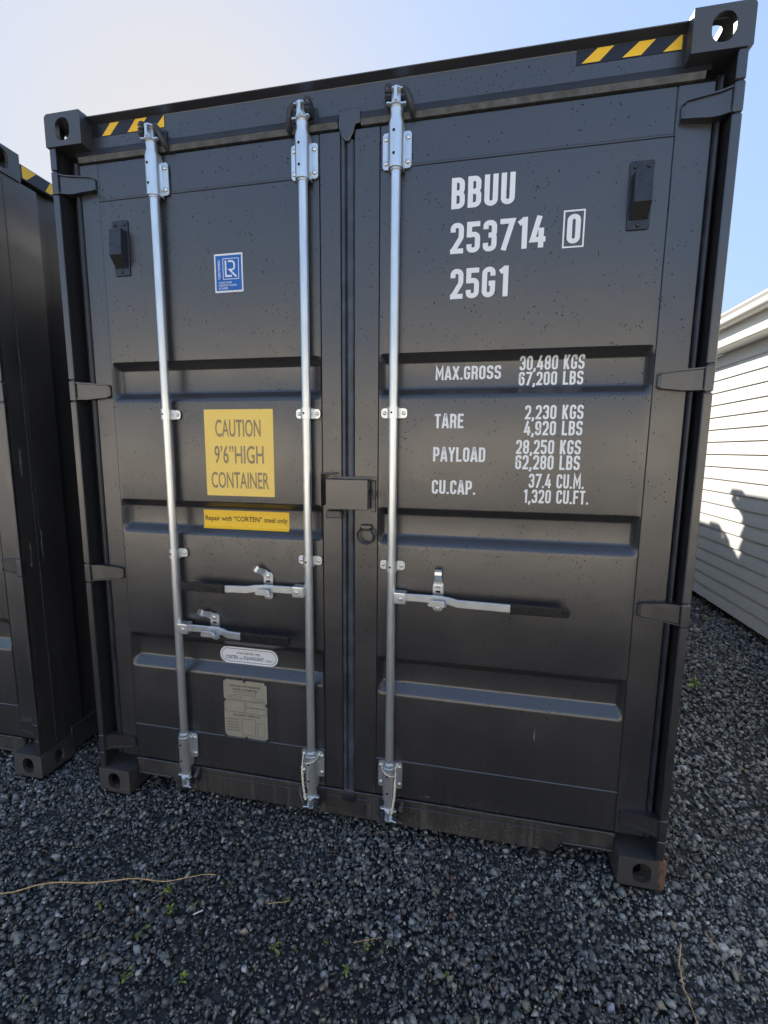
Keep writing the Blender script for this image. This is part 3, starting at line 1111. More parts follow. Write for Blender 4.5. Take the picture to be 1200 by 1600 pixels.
# ------------------------------------------------------------------ small fittings
# lock box over the centre gap
b = MB()
b.box(1.139, 1.303, -0.006, -0.001, 1.388, 1.503, bev=0.003, seg=2)
b.box(1.139, 1.303, -0.0012, 0.0545, 1.4985, 1.5028, bev=0.001)
b.box(1.2975, 1.3028, -0.0012, 0.0545, 1.390, 1.4983, bev=0.001)
b.box(1.139, 1.150, -0.0012, 0.030, 1.389, 1.498, bev=0.001)
b.box(1.150, 1.330, 0.0480, 0.0540, 1.496, 1.512, bev=0.002)
b.box(1.3035, 1.322, 0.0480, 0.0540, 1.375, 1.496, bev=0.002)
lb = b.build('lock_box', 'paint', C1)
b = MB()
b.tube([(1.303, 0.040, 1.462), (1.306, 0.020, 1.455), (1.309, 0.010, 1.440), (1.317, 0.008, 1.431), (1.328, 0.008, 1.432), (1.334, 0.012, 1.445), (1.336, 0.014, 1.462)], 0.0026, 8)
b.build('seal_hook', 'forge', lb, 60)
b = MB()
b.box(1.112, 1.1165, 0.004, 0.0545, 1.397, 1.524, bev=0.001)
b.box(1.1165, 1.168, 0.010, 0.0545, 1.5195, 1.5245, bev=0.002)
b.build('lock_bracket', 'paint', C1)
b = MB()
b.box(1.127, 1.190, 0.028, 0.0548, 1.348, 1.378, bev=0.003)
b.tube([(1.190, 0.040, 1.357), (1.197, 0.040, 1.357)], 0.006, 8)
b.build('stop_block', 'paint_rail', C1)
# D ring
b = MB()
b.box(1.264, 1.309, 0.036, 0.0548, 1.302, 1.326, bev=0.006, seg=2)
dr = b.build('ring_bracket', 'paint', C1, 50)
b = MB()
pts = []
for k in range(25):
    a = math.pi * 0.78 - (math.pi * 1.56 + 0.0) * k / 24 - math.pi / 2
    pts.append((1.287 + 0.032 * math.cos(a + math.pi * 0), 0.030, 1.284 + 0.031 * math.sin(a)))
ang = [math.radians(130 + 280 * k / 24) for k in range(25)]
pts = [(1.287 + 0.032 * math.cos(a), 0.030 - 0.004 * math.sin(a), 1.283 + 0.031 * math.sin(a)) for a in ang]
pts = [(1.270, 0.040, 1.312)] + pts + [(1.304, 0.040, 1.312)]
b.tube(pts, 0.0044, 10)
b.build('ring', 'forge', dr, 60)


def vent(C, x0, x1, z0, z1):
    b = MB()
    b.prism(fillet([(x0 + .004, z0, .006), (x1 - .002, z0, .006), (x1, z1, .008), (x0 + .002, z1, .008)], True, 4), 'y', 0.0495, 0.0548, bev=0.0015)
    base = b.build('ventilator', 'black_plastic', C, 35)
    xa, xb = x0 + .012, x1 - .010
    zt, zm, zb = z1 - .042, z0 + .070, z0 + .030
    t = MB()
    # wedge cover leaning outward, underside open to the grille
    fr = [(xa, 0.022, zt), (xb, 0.022, zt), (xb, 0.016, zm), (xa, 0.016, zm)]
    bk = [(xa, 0.0495, zt), (xb, 0.0495, zt), (xb, 0.0495, zb), (xa, 0.0495, zb)]
    t.quadstrip([[fr[0], fr[1]], [fr[3], fr[2]]])
    t.quadstrip([[bk[0], bk[1]], [fr[0], fr[1]]])
    for f_, k_ in ((0, 0), (1, 1)):
        top_f, top_b = fr[0] if f_ == 0 else fr[1], bk[0] if f_ == 0 else bk[1]
        low_f, low_b = fr[3] if f_ == 0 else fr[2], bk[3] if f_ == 0 else bk[2]
        t.quadstrip([[top_b, top_f], [low_b, low_f]])
    t.build('cover', 'black_plastic', base, 20)
    gm = MB()
    gm.quadstrip([[(xa, 0.0160, zm - .0005), (xb, 0.0160, zm - .0005)], [(xa, 0.0488, zb - .0005), (xb, 0.0488, zb - .0005)]])
    gr = gm.build('grille', 'dark', base)  # dark sheet, the shade behind the mesh put into colour
    bars = MB()
    n = 8
    for k in range(n + 1):
        x = xa + (xb - xa) * k / n
        bars.tube([(x, 0.0155, zm - .001), (x, 0.0483, zb - .001)], 0.0008, 4)
    for k in range(n + 1):
        s = k / n
        y = 0.0155 + (0.0483 - 0.0155) * s; z = zm + (zb - zm) * s - .001
        bars.tube([(xa, y, z), (xb, y, z)], 0.0008, 4)
    bars.build('grille_mesh', 'forge', base)
    for (x, z) in ((x0 + .018, z1 - .018), (x1 - .016, z1 - .018), ((x0 + x1) / 2, z0 + .014)):
        s = MB(); s.dome((x, 0.0495, z), 0.0065, 0.006)
        s.build('screw', 'forge', base, 60)


vent(C1, 2.144, 2.218, 2.326, 2.531)
vent(C1, 0.227, 0.302, 2.305, 2.515)
vent(C2, 2.144, 2.218, 2.326, 2.531)

# ------------------------------------------------------------------ markings
HF = lambda z: 0.056
stroke_text('BBUU', 1.583, 1.794, 2.441, 2.540, C1)
stroke_text('253714', 1.583, 1.900, 2.296, 2.396, C1)
stroke_text('0', 1.967, 2.009, 2.301, 2.392, C1)
ring_film(1.954, 2.022, 2.288, 2.405, 0.005, 0.0005, C1, 'white', 0.0012, 'check_digit_box')
stroke_text('25G1', 1.587, 1.786, 2.146, 2.246, C1)
IN = 0.0
rows = [('MAX.GROSS', 1.539, 1.775, 1.874, 1.922, 1), ('30,480 KGS', 1.839, 2.057, 1.902, 1.949, 1), ('67,200 LBS', 1.838, 2.056, 1.849, 1.896, 1),
        ('TARE', 1.543, 1.648, 1.696, 1.748, 0), ('2,230 KGS', 1.862, 2.057, 1.727, 1.776, 0), ('4,920 LBS', 1.862, 2.057, 1.671, 1.721, 0),
        ('PAYLOAD', 1.540, 1.730, 1.574, 1.627, 0), ('28,250 KGS', 1.837, 2.056, 1.605, 1.655, 0), ('62,280 LBS', 1.837, 2.056, 1.550, 1.601, 0),
        ('CU.CAP.', 1.538, 1.699, 1.453, 1.505, 0), ('37.4 CU.M.', 1.887, 2.074, 1.484, 1.535, 0), ('1,320 CU.FT.', 1.870, 2.092, 1.429, 1.478, 0)]
for tx, a, c, z0, z1, _ in rows:
    stroke_text(tx, a, c, z0, z1, C1, t=0.155, gap=0.085)

# hazard stripes on the header
film([(0.180, 2.828), (0.488, 2.828), (0.488, 2.872), (0.167, 2.872), (0.167, 2.828)], C1, 'stripe_black', 'hazard_tape', 0.0010, lambda z: 0.0555)
HS = lambda z: 0.0555
for pl in ([(0.210, 2.829), (0.247, 2.829), (0.290, 2.871), (0.250, 2.871)], [(0.325, 2.829), (0.372, 2.829), (0.413, 2.871), (0.362, 2.871)], [(0.444, 2.829), (0.487, 2.829), (0.487, 2.871)]):
    film(pl, C1, 'yellow', 'tape_stripe', 0.0014, HS)
film([(1.965, 2.830), (2.270, 2.830), (2.270, 2.872), (1.965, 2.872)], C1, 'stripe_black', 'hazard_tape', 0.0010, HS)
for pl in ([(1.981, 2.833), (2.034, 2.833), (2.075, 2.871), (2.027, 2.871)], [(2.100, 2.833), (2.154, 2.833), (2.193, 2.871), (2.147, 2.871)], [(2.216, 2.832), (2.268, 2.832), (2.268, 2.871), (2.262, 2.871)]):
    film(pl, C1, 'yellow', 'tape_stripe', 0.0016, HS)

# caution sticker
cs = film(rrect(0.599, 0.902, 1.421, 1.772, 0.001), C1, 'caution', 'caution_sticker', 0.0008)
font_text('CAUTION', 0.648, 0.848, 1.662, 1.732, cs, 'caution_ink_glare', bold=0.008, off=0.0016)
font_text('9’6”HIGH', 0.640, 0.858, 1.554, 1.627, cs, 'caution_ink_glare', bold=0.008, off=0.0016)
font_text('CONTAINER', 0.622, 0.878, 1.452, 1.520, cs, 'caution_ink_glare', bold=0.008, off=0.0016)
# repair sticker in the trough
rs = film(rrect(0.555, 0.947, 1.275, 1.354, 0.001), C1, 'yellow2', 'repair_sticker', 0.0008)
font_text('Repair with “CORTEN” steel only', 0.562, 0.940, 1.302, 1.330, rs, 'ink', bold=0.012, off=0.0016)
# blue certification sticker
ls = film(rrect(0.673, 0.793, 2.218, 2.360, 0.001), C1, 'sticker_white', 'certification_sticker', 0.0008)
film(rrect(0.679, 0.787, 2.225, 2.353, 0.001), ls, 'blue', 'sticker_field', 0.0013)
ring_film(0.709, 0.777, 2.265, 2.342, 0.0025, 0.001, ls, 'sticker_white', 0.0018)
font_text('CERTIFIED', 0.6885, 0.698, 2.266, 2.338, ls, 'sticker_white', bold=0.02, off=0.0018, rot=90)
for tx, w, z in (('CONTAINER', 0.056, 2.2505), ('CERTIFICATION', 0.075, 2.2400), ('SCHEME', 0.040, 2.2295)):
    font_text(tx, 0.690, 0.690 + w, z, z + 0.0075, ls, 'sticker_white', bold=0.01, off=0.0018)
bm_ = bmesh.new()
ribbon(bm_, fillet([(0.7215, 2.334), (0.7215, 2.2775), (0.7475, 2.2775)]), 0, 0.0033, 0)
ribbon(bm_, fillet([(0.733, 2.331), (0.758, 2.331, .0155), (0.758, 2.300, .0155), (0.738, 2.300), (0.766, 2.2735)], False, 6), 0, 0.0033, -0.0002)
drape(bm_, 0.0020, depth)
me = bpy.data.meshes.new('emblem'); bm_.to_mesh(me); bm_.free(); me.materials.append(MT['sticker_white'])
o = bpy.data.objects.new('emblem', me); COL.objects.link(o); o.parent = ls
# oval repair label (lies over the inner face of the lowest trough)
ov = film(rrect(0.604, 0.881, 0.667, 0.743, 0.0375, 8), C1, 'sticker_white', 'oval_sticker', 0.0008)
ring_film(0.611, 0.874, 0.674, 0.736, 0.0022, 0.0305, ov, 'blue_ink', 0.0014)
font_text('FOR REPAIR USE', 0.687, 0.797, 0.711, 0.7205, ov, 'blue_ink', bold=0.004, off=0.0016)
font_text('CORTEN', 0.630, 0.689, 0.685, 0.703, ov, 'blue_ink', bold=0.01, off=0.0016)
font_text('OR', 0.696, 0.712, 0.686, 0.695, ov, 'blue_ink', bold=0.008, off=0.0016)
font_text('EQUIVALENT', 0.719, 0.814, 0.685, 0.703, ov, 'blue_ink', bold=0.01, off=0.0016)
font_text('ONLY', 0.822, 0.856, 0.686, 0.695, ov, 'blue_ink', bold=0.008, off=0.0016)
# riveted data plate
b = MB(); b.box(0.637, 0.842, 0.0515, 0.0548, 0.339, 0.607)
dp = b.build('data_plate', 'plate', C1)
PD = lambda z: 0.0515
def dtext(t, a, c, z, h, bold=0.006): font_text(t, a, c, z, z + h, dp, 'plate_ink', PD, 0.0006, bold)
dtext('APPROVED FOR TRANSPORT', 0.665, 0.815, 0.577, 0.0095, 0.012)
dtext('UNDER CUSTOMS SEAL', 0.678, 0.802, 0.561, 0.0095, 0.012)
dtext('TYPE', 0.650, 0.668, 0.526, 0.005)
dtext('CSC SAFETY APPROVAL', 0.678, 0.812, 0.440, 0.0095, 0.012)
for k, t in enumerate(('DATE MANUFACTURED', 'IDENTIFICATION NO.', 'MAXIMUM GROSS MASS', 'ALLOWABLE STACKING', 'RACKING TEST LOAD')):
    dtext(t, 0.648, 0.708, 0.420 - k * 0.0135, 0.0052)
fl_ = MB()
def frame(a, c, z0, z1, w=0.0009):
    for q in ((a, c, z0, z0 + w), (a, c, z1 - w, z1), (a, a + w, z0, z1), (c - w, c, z0, z1)):
        fl_.box(q[0], q[1], 0.0508, 0.0513, q[2], q[3])
frame(0.688, 0.790, 0.542, 0.554); frame(0.672, 0.722, 0.523, 0.534); frame(0.776, 0.825, 0.520, 0.531)
frame(0.640, 0.735, 0.458, 0.512); frame(0.741, 0.838, 0.486, 0.512); frame(0.741, 0.838, 0.456, 0.484)
frame(0.720, 0.785, 0.352, 0.430); frame(0.795, 0.830, 0.352, 0.415)
fl_.box(0.639, 0.839, 0.0509, 0.0513, 0.5155, 0.5165)
fl_.build('plate_rule', 'plate_ink', dp)
for (x, z) in ((0.640, 0.606), (0.738, 0.606), (0.838, 0.604), (0.639, 0.512), (0.841, 0.505), (0.640, 0.341), (0.740, 0.340), (0.839, 0.340)):
    r_ = MB(); r_.dome((x, 0.0518, z), 0.0062, 0.006)
    r_.build('rivet', 'forge', dp, 60)

# ------------------------------------------------------------------ water drops on the doors
def droplets():
    seg = 6
    base = [(math.cos(2 * math.pi * k / seg), 0.0, math.sin(2 * math.pi * k / seg)) for k in range(seg)]
    mid = [(0.72 * math.cos(2 * math.pi * (k + .5) / seg), -0.42, 0.72 * math.sin(2 * math.pi * (k + .5) / seg)) for k in range(seg)]
    V0 = np.array(base + mid + [(0, -0.6, 0)])
    F0 = []
    for k in range(seg):
        j = (k + 1) % seg
        F0 += [(k, j, seg + k), (j, seg + j, seg + k), (seg + k, seg + j, 2 * seg)]
    F0 = np.array(F0)
    pos = []
    def add(x, z, r, y=None):
        pos.append((x, (depth(z) if 0.33 < z < 2.594 else DY) if y is None else y, z, r))
    for k in range(640):      # clusters
        cx, cz = rng.uniform(0.1, 2.36), rng.uniform(0.2, 2.72)
        for q in range(rng.integers(1, 6)):
            add(cx + rng.normal(0, .018), cz + rng.normal(0, .016), rng.uniform(.0011, .0027))
    for k in range(1500):
        add(rng.uniform(0.1, 2.36), rng.uniform(0.2, 2.72) , rng.uniform(.0011, .0027))
    for k in range(260):      # on the header and sill
        x = rng.uniform(.2, 2.25)
        add(x, rng.uniform(2.792, 2.85), rng.uniform(.001, .0022), 0.056)
    for k in range(700):
        add(rng.uniform(.3, 2.1), 0.035 + 0.1 * rng.random() ** 1.0, rng.uniform(.0007, .0016), 0.062)
    for k in range(260):      # hanging on the edges of the rain lip and troughs
        add(rng.uniform(.12, 2.3), 2.742 + rng.normal(0, .0015), rng.uniform(.001, .0024), 0.048)
    for a, b_, c, d in TR:
        for k in range(140):
            add(rng.uniform(.2, 2.25), d + rng.uniform(-.03, .004), rng.uniform(.001, .0022))
    P = [p for p in pos if not (1.106 < p[0] < 1.33 and 1.186 < p[0] < 1.236) and not (0.59 < p[0] < 0.90 and 1.42 < p[2] < 1.77)
         and not (0.93 < p[0] < 0.0) and not (0.63 < p[0] < 0.85 and .33 < p[2] < .61)]
    P = np.array(P)
    n = len(P)
    P[:, 3] *= 0.86
    sc = np.stack([P[:, 3], P[:, 3], P[:, 3] * rng.uniform(1, 1.5, n)], 1)
    V = V0[None] * sc[:, None, :] + P[:, None, :3]
    F = F0[None] + (np.arange(n) * len(V0))[:, None, None]
    me = bpy.data.meshes.new('water_droplets')
    me.from_pydata(V.reshape(-1, 3).tolist(), [], F.reshape(-1, 3).tolist())
    me.polygons.foreach_set('use_smooth', [True] * len(me.polygons))
    me.materials.append(MT['water'])
    o = bpy.data.objects.new('water_droplets', me)
    COL.objects.link(o)
    o.parent = C1
    o['kind'] = 'stuff'


droplets()


def splashes():
    n = 900
    x = rng.uniform(.18, 2.26, n); z = 0.035 + 0.16 * rng.random(n) ** 1.6
    rr = rng.uniform(.0009, .0027, n)
    x = np.where(rng.random(n) < .5, rng.normal(1.75, .25, n), x)
    keep = (x > .38) & (x < 2.04) & ~((z > .112) & (z < .163)); x, z, rr = x[keep], z[keep], rr[keep]
    y = np.where(z > .16, DY - .0006, .0614)
    V, F = [], []
    for k in range(len(x)):
        m = len(V)
        for j in range(5):
            a = 2 * math.pi * j / 5 + k
            V.append((x[k] + rr[k] * math.cos(a), y[k], z[k] + rr[k] * math.sin(a)))
        F.append(tuple(range(m, m + 5)))
    me = bpy.data.meshes.new('mud_splashes')
    me.from_pydata(V, [], F)
    me.materials.append(MT['mud'])
    o = bpy.data.objects.new('mud_splashes', me)
    COL.objects.link(o); o.parent = C1; o['kind'] = 'stuff'
    b = MB()
    b.quadstrip([[(1.955 + .002 * math.sin(k), DY - .0006, .545 - k * .006), (1.957 + random.uniform(.001, .004), DY - .0006, .545 - k * .006)] for k in range(9)])
    b.build('scratch', 'mud', DR)


MT['mud'] = simple('dried_mud', (0.20, 0.18, 0.15), 0.8)
splashes()

# ------------------------------------------------------------------ scratches on the neighbour's post
MT['scuff'] = simple('grey_scuff', (0.12, 0.12, 0.115), 0.6, nscale=80, var=0.4)
b = MB(); b.box(CW - .0081, CW - .0070, 0.094, 0.099, 0.15, 2.76); b.build('post_crease', 'dusty', C2)
XS = CW - 0.008 + 0.0008
def scratch(pts, w):
    b = MB()
    rows_ = []
    for (y, z) in pts:
        ww = w * random.uniform(.4, 1.2)
        rows_.append([(XS, y - ww / 2, z), (XS, y + ww / 2, z)])
    b.quadstrip(rows_)
    b.build('scuff_mark', 'scuff', C2)
scratch([(0.112 + random.uniform(-.001, .001), 1.98 - k * .05) for k in range(16)], .003)
scratch([(0.118 + random.uniform(-.003, .003), 1.22 - k * .02) for k in range(8)], .010)
scratch([(0.052 + random.uniform(-.004, .004), 1.60 - k * .02) for k in range(7)], .012)
scratch([(0.058 + random.uniform(-.004, .004), 1.17 - k * .02) for k in range(7)], .010)
scratch([(0.150 + k * .002, 0.66 - k * .03) for k in range(12)], .003)

# ------------------------------------------------------------------ house on the right
HX = 4.15
H = thing('house', 'white weatherboard house behind the container, beside the right edge, sunlit above a shadow', 'house', (HX, 4.0, 0))
HY0, HY1 = -7.0, 8.0       # local y range
def hbox(name, mat, x0, x1, z0, z1, y0=HY0, y1=HY1, bev=0.0, parent=H):
    b = MB(); b.box(x0, x1, y0, y1, z0, z1, bev=bev)
    return b.build(name, mat, parent)
hbox('wall', 'weatherboard', 0.020, 0.140, 0.075, 2.61)
pitch = 0.1271
z = 0.074
bd = None
k = 0
while z < 2.60:
    top = min(z + pitch + 0.006, 2.613)
    if bd is None or top - z < pitch:
        b = MB()
        b.prism([(-0.012, 0.0), (0.004, 0.0), (0.0195, top - z), (0.004, top - z), (-0.0125, 0.003)], 'y', HY0, HY1)
        bd2 = b.build('weatherboard', 'weatherboard', H)
        bd2.location = (0, 0, z)
        if bd is None: bd = bd2
    else:
        inst(bd, H, (0, 0, z))
    z += pitch
    k += 1
hbox('soffit', 'weatherboard', -0.165, 0.0, 2.615, 2.625)
b = MB()
b.prism(fillet([(-0.180, 2.618, .004), (-0.180, 2.680, .01), (-0.166, 2.690), (-0.166, 2.800), (-0.150, 2.800), (-0.150, 2.618)], True, 4), 'y', HY0, HY1)
b.build('fascia', 'gutter', H)
b = MB()
gp = fillet([(-0.167, 2.785), (-0.235, 2.768, .03), (-0.278, 2.792, .03), (-0.272, 2.835, .02), (-0.288, 2.862, .008), (-0.288, 2.876, .003), (-0.276, 2.876), (-0.262, 2.84), (-0.262, 2.80, .02), (-0.230, 2.782, .02), (-0.167, 2.79)], True, 5)
b.prism(gp, 'y', HY0, HY1)
b.build('gutter', 'gutter', H, 50)
b = MB()
b.prism([(-0.21, 2.82), (3.5, 4.25), (7.2, 2.82), (7.2, 2.80), (3.5, 4.20), (-0.21, 2.80)], 'y', HY0, HY1)
b.build('roof', 'roofing', H)
hbox('base', 'undercroft', 0.35, 0.40, -0.05, 0.075)  # dark boards, the crawl gap's shade put into their colour
hbox('base', 'undercroft', 0.02, 0.349, 0.055, 0.0745)

# ------------------------------------------------------------------ ground
b = MB()
S_ = 900
b.quadstrip([[(-S_, -S_, 0), (S_, -S_, 0)], [(-S_, S_, 0), (S_, S_, 0)]])
gnd = b.build('ground', 'ground')
gnd.location = (0, 0, -0.022)
gnd['kind'] = 'structure'
b = MB(); b.box(-60, 60, -70, -5.0, -0.10, -0.010, bev=0.01)
ap = b.build('bounce_apron', 'concrete')  # unseen pale slab added to bounce sunlight onto the doors
ap['kind'] = 'structure'


def vnoise(x, y, s, seed):
    """smooth value noise for numpy arrays"""
    r = np.random.default_rng(seed).random((64, 64))
    x = x * s; y = y * s
    xi = np.floor(x).astype(int); yi = np.floor(y).astype(int)
    fx = x - xi; fy = y - yi
    fx = fx * fx * (3 - 2 * fx); fy = fy * fy * (3 - 2 * fy)
    g00 = r[xi % 64, yi % 64]; g10 = r[(xi + 1) % 64, yi % 64]; g01 = r[xi % 64, (yi + 1) % 64]; g11 = r[(xi + 1) % 64, (yi + 1) % 64]
    return (g00 * (1 - fx) + g10 * fx) * (1 - fy) + (g01 * (1 - fx) + g11 * fx) * fy


def ground_h(x, y):
    return (vnoise(x, y, 2.2, 3) - 0.5) * 0.016 + (vnoise(x, y, 7, 4) - 0.5) * 0.010


def gravel():
    # stone shapes: hulls of random points
    shapes = []
    for k in range(36):
        bm = bmesh.new()
        n = 11
        p = rng.normal(size=(n, 3)); p /= np.linalg.norm(p, axis=1)[:, None]
        p *= np.array([0.5, 0.5 * rng.uniform(.6, .95), 0.5 * rng.uniform(.5, .85)]) * rng.uniform(.85, 1.0, (n, 1))
        for q in p: bm.verts.new(q)
        r = bmesh.ops.convex_hull(bm, input=bm.verts[:])
        bmesh.ops.delete(bm, geom=[v for v in bm.verts if not v.link_faces], context='VERTS')
        bmesh.ops.triangulate(bm, faces=bm.faces[:])
        bmesh.ops.recalc_face_normals(bm, faces=bm.faces[:])
        bm.verts.index_update()
        V = np.array([v.co[:] for v in bm.verts]); F = np.array([[v.index for v in f.verts] for f in bm.faces])
        bm.free()
        shapes.append((V, F))
    regs = [  # x0,x1,y0,y1,count,median size
        (-1.7, 4.2, -1.35, 0.45, 54000, .0178), (2.40, 4.45, .45, 3.2, 15000, .021), (2.40, 4.45, 3.2, 9.0, 12000, .026),
        (-.36, .03, .45, 5.0, 2600, .019), (-3.2, -1.7, -1.35, .3, 5000, .022), (-1.7, 4.2, -2.6, -1.35, 9000, .024), (-1.2, 4.0, -1.1, .35, 42000, .0088)]
    X, Y, D = [], [], []
    for x0, x1, y0, y1, n, med in regs:
        x = rng.uniform(x0, x1, n); y = rng.uniform(y0, y1, n)
        d = med * np.exp(rng.normal(0, .38, n))
        fines = vnoise(x, y, 1.6, 9) > 0.66
        d = np.where(fines & (rng.random(n) < .6), d * .62, d)
        d = np.where((np.hypot(x - 2.5, y + .1) < .45) & (rng.random(n) < .4), d * 1.35, d)
        X.append(x); Y.append(y); D.append(np.clip(d, .005, .042))
    X = np.concatenate(X); Y = np.concatenate(Y); D = np.concatenate(D)
    # nothing through the castings
    keep = np.ones(len(X), bool)
    for cx in (0.0, CW - .162, -2.768, -.33 - .162):
        keep &= ~((X > cx - .004) & (X < cx + .166) & (Y > -.004) & (Y < .182))
    X, Y, D = X[keep], Y[keep], D[keep]
    n = len(X)
    Z = ground_h(X, Y) - 0.016 + rng.uniform(0, 1, n) * 0.016 - D * 0.12
    # gravel heaped a little round the front castings
    for cx in (0.08, CW - .08, -.41):
        Z += 0.010 * np.exp(-(((X - cx) / .22) ** 2 + ((Y + .02) / .10) ** 2))
    # rotations
    q = rng.normal(size=(n, 4)); q /= np.linalg.norm(q, axis=1)[:, None]
    flat = rng.random(n) < .7
    yaw = rng.uniform(0, 2 * np.pi, n); tl = rng.normal(0, .25, n); tl2 = rng.normal(0, .25, n)
    qf = np.stack([np.cos(yaw / 2), tl, tl2, np.sin(yaw / 2)], 1); qf /= np.linalg.norm(qf, axis=1)[:, None]
    q = np.where(flat[:, None], qf, q)
    w, a, b_, c = q.T
    Rm = np.stack([np.stack([1 - 2 * (b_ * b_ + c * c), 2 * (a * b_ - c * w), 2 * (a * c + b_ * w)], -1),
                   np.stack([2 * (a * b_ + c * w), 1 - 2 * (a * a + c * c), 2 * (b_ * c - a * w)], -1),
                   np.stack([2 * (a * c - b_ * w), 2 * (b_ * c + a * w), 1 - 2 * (a * a + b_ * b_)], -1)], 1)
    # colours: blue-grey basalt with lighter, tan, white and rust-brown strays
    u = rng.random(n)
    val = np.exp(rng.normal(-2.12, .45, n))
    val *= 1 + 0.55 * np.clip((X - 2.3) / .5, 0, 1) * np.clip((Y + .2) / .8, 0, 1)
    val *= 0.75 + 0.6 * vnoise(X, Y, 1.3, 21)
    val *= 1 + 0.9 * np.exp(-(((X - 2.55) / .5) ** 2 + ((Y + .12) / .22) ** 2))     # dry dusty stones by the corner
    tint = np.stack([rng.normal(1.01, .05, n), np.full(n, 1.02), rng.normal(.99, .07, n)], 1)
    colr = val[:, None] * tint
    light = u < .085
    colr[light] = rng.uniform(.24, .42, light.sum())[:, None] * np.array([1.0, 1.0, .95])
    tan = (u > .085) & (u < .135)
    colr[tan] = rng.uniform(.16, .32, tan.sum())[:, None] * np.array([1.12, 1.0, .78])
    wh = (u > .135) & (u < .139)
    colr[wh] = rng.uniform(.4, .6, wh.sum())[:, None] * np.array([1, 1, 1])
    rd = (u > .139) & (u < .142)
    colr[rd] = np.array([.16, .07, .045])
    colr = np.clip(colr, .008, .7)
    sid = rng.integers(0, len(shapes), n)
    VV, FF, CC = [], [], []
    off = 0
    for s, (V, F) in enumerate(shapes):
        idx = np.where(sid == s)[0]
        P = np.einsum('nij,vj->nvi', Rm[idx], V) * D[idx][:, None, None] * 1.12
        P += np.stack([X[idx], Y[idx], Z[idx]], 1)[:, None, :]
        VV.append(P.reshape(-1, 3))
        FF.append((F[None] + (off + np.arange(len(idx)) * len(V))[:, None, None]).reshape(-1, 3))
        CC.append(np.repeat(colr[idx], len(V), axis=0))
        off += len(idx) * len(V)
    VV = np.concatenate(VV).astype(np.float32); FF = np.concatenate(FF).astype(np.int32); CC = np.concatenate(CC)
    me = bpy.data.meshes.new('gravel')
    me.vertices.add(len(VV)); me.vertices.foreach_set('co', VV.ravel())
    me.loops.add(FF.size); me.loops.foreach_set('vertex_index', FF.ravel())
    me.polygons.add(len(FF)); me.polygons.foreach_set('loop_start', np.arange(0, FF.size, 3, dtype=np.int32))
    me.update(calc_edges=True)
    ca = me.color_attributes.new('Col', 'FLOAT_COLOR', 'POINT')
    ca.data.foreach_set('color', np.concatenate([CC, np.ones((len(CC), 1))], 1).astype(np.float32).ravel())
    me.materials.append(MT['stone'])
    o = bpy.data.objects.new('gravel', me)
    COL.objects.link(o)
    tag(o, 'dark crushed stone gravel covering the yard', 'gravel')
    o['kind'] = 'stuff'
    print('gravel tris', len(FF))


gravel()


# unseen pale building added to bounce sun on the doors; mirrors as warm band
BB = thing('building', 'long unseen cream building added behind the camera to brighten the doors, mirrored as a warm band', 'building', (1.0, -10.5, 0))
def bb(name, mat, *q, parent=BB, bev=0.0):
    b = MB(); b.box(*q, bev=bev)
    return b.build(name, mat, parent)
bb('wall', 'cream_wall', -15, 15, -8, 0, -0.05, 3.6)
bb('plinth', 'concrete', -15.03, 15.03, -8.03, 0.03, -0.04, 0.3)
b = MB(); b.prism([(-8.6, 3.55), (-4, 5.0), (0.6, 3.55), (0.6, 3.65), (-4, 5.12), (-8.6, 3.65)], 'x', -15.5, 15.5); b.build('roof', 'roofing', BB)
for k in range(6):
    wx_ = -13 + k * 5
    wf = bb('window', 'gutter', wx_, wx_ + 1.4, 0.0, 0.05, 1.1, 2.2)
    bb('pane', 'black_plastic', wx_ + .06, wx_ + 1.34, 0.051, 0.056, 1.16, 2.14, parent=wf)

# ------------------------------------------------------------------ litter and weeds on the gravel
def twig(name, pts, r, label, group=None):
    b = MB()
    n = 26
    P = [Vector((x, y, 0)) for x, y in pts]
    out = []
    for k in range(n):
        t = k / (n - 1) * (len(P) - 1)
        i = min(int(t), len(P) - 2); f = t - i
        p0, p1, p2, p3 = P[max(i - 1, 0)], P[i], P[i + 1], P[min(i + 2, len(P) - 1)]
        v = 0.5 * ((2 * p1) + (p2 - p0) * f + (2 * p0 - 5 * p1 + 4 * p2 - p3) * f * f + (3 * p1 - p0 - 3 * p2 + p3) * f ** 3)
        out.append(Vector((v.x, v.y, 0.018 + 0.006 * (P[-1] - P[0]).length * math.sin(k * .9))))
    rs = [r * (0.45 + 0.45 * math.sin(math.pi * min(1, 0.25 + 0.75 * k / n)) + (0.25 if k % 7 == 3 else 0)) for k in range(n)]
    for k in range(1, n - 1):
        out[k] += Vector((random.gauss(0, 1), random.gauss(0, 1), random.gauss(0, 1))) * 0.0011
    b.tube(out, rs, 6)
    o = b.build(name, 'straw', None, 60)
    return tag(o, label, 'stalk', group)


twig('dry_stalk', [(-0.25, -.62), (0.064, -.519), (0.248, -.445), (0.483, -.385), (0.643, -.349), (0.789, -.294)], .0026, 'long straight dry stalk lying across the gravel at lower left')
twig('dry_stalk', [(2.412, -.206), (2.379, -.279), (2.369, -.342), (2.369, -.382), (2.366, -.46)], .0026, 'curved dry stalk on the gravel, running out of the bottom right of the picture')
twig('dry_stalk', [(2.508, -.149), (2.518, -.175), (2.525, -.200)], .0020, 'short pale straw lying right of the rusty corner casting')
twig('dry_stalk', [(1.03, -.36), (1.07, -.345), (1.10, -.335)], .0014, 'thin forked dry stem on the gravel below the middle locking bar')
twig('dry_stalk', [(1.36, -.42), (1.41, -.40), (1.45, -.385)], .0013, 'thin short dry stem on the gravel below the right locking bar')
b = MB()
b.box(-.016, .016, -.002, .002, -.001, .001)
o = b.build('white_sliver', 'white', None)
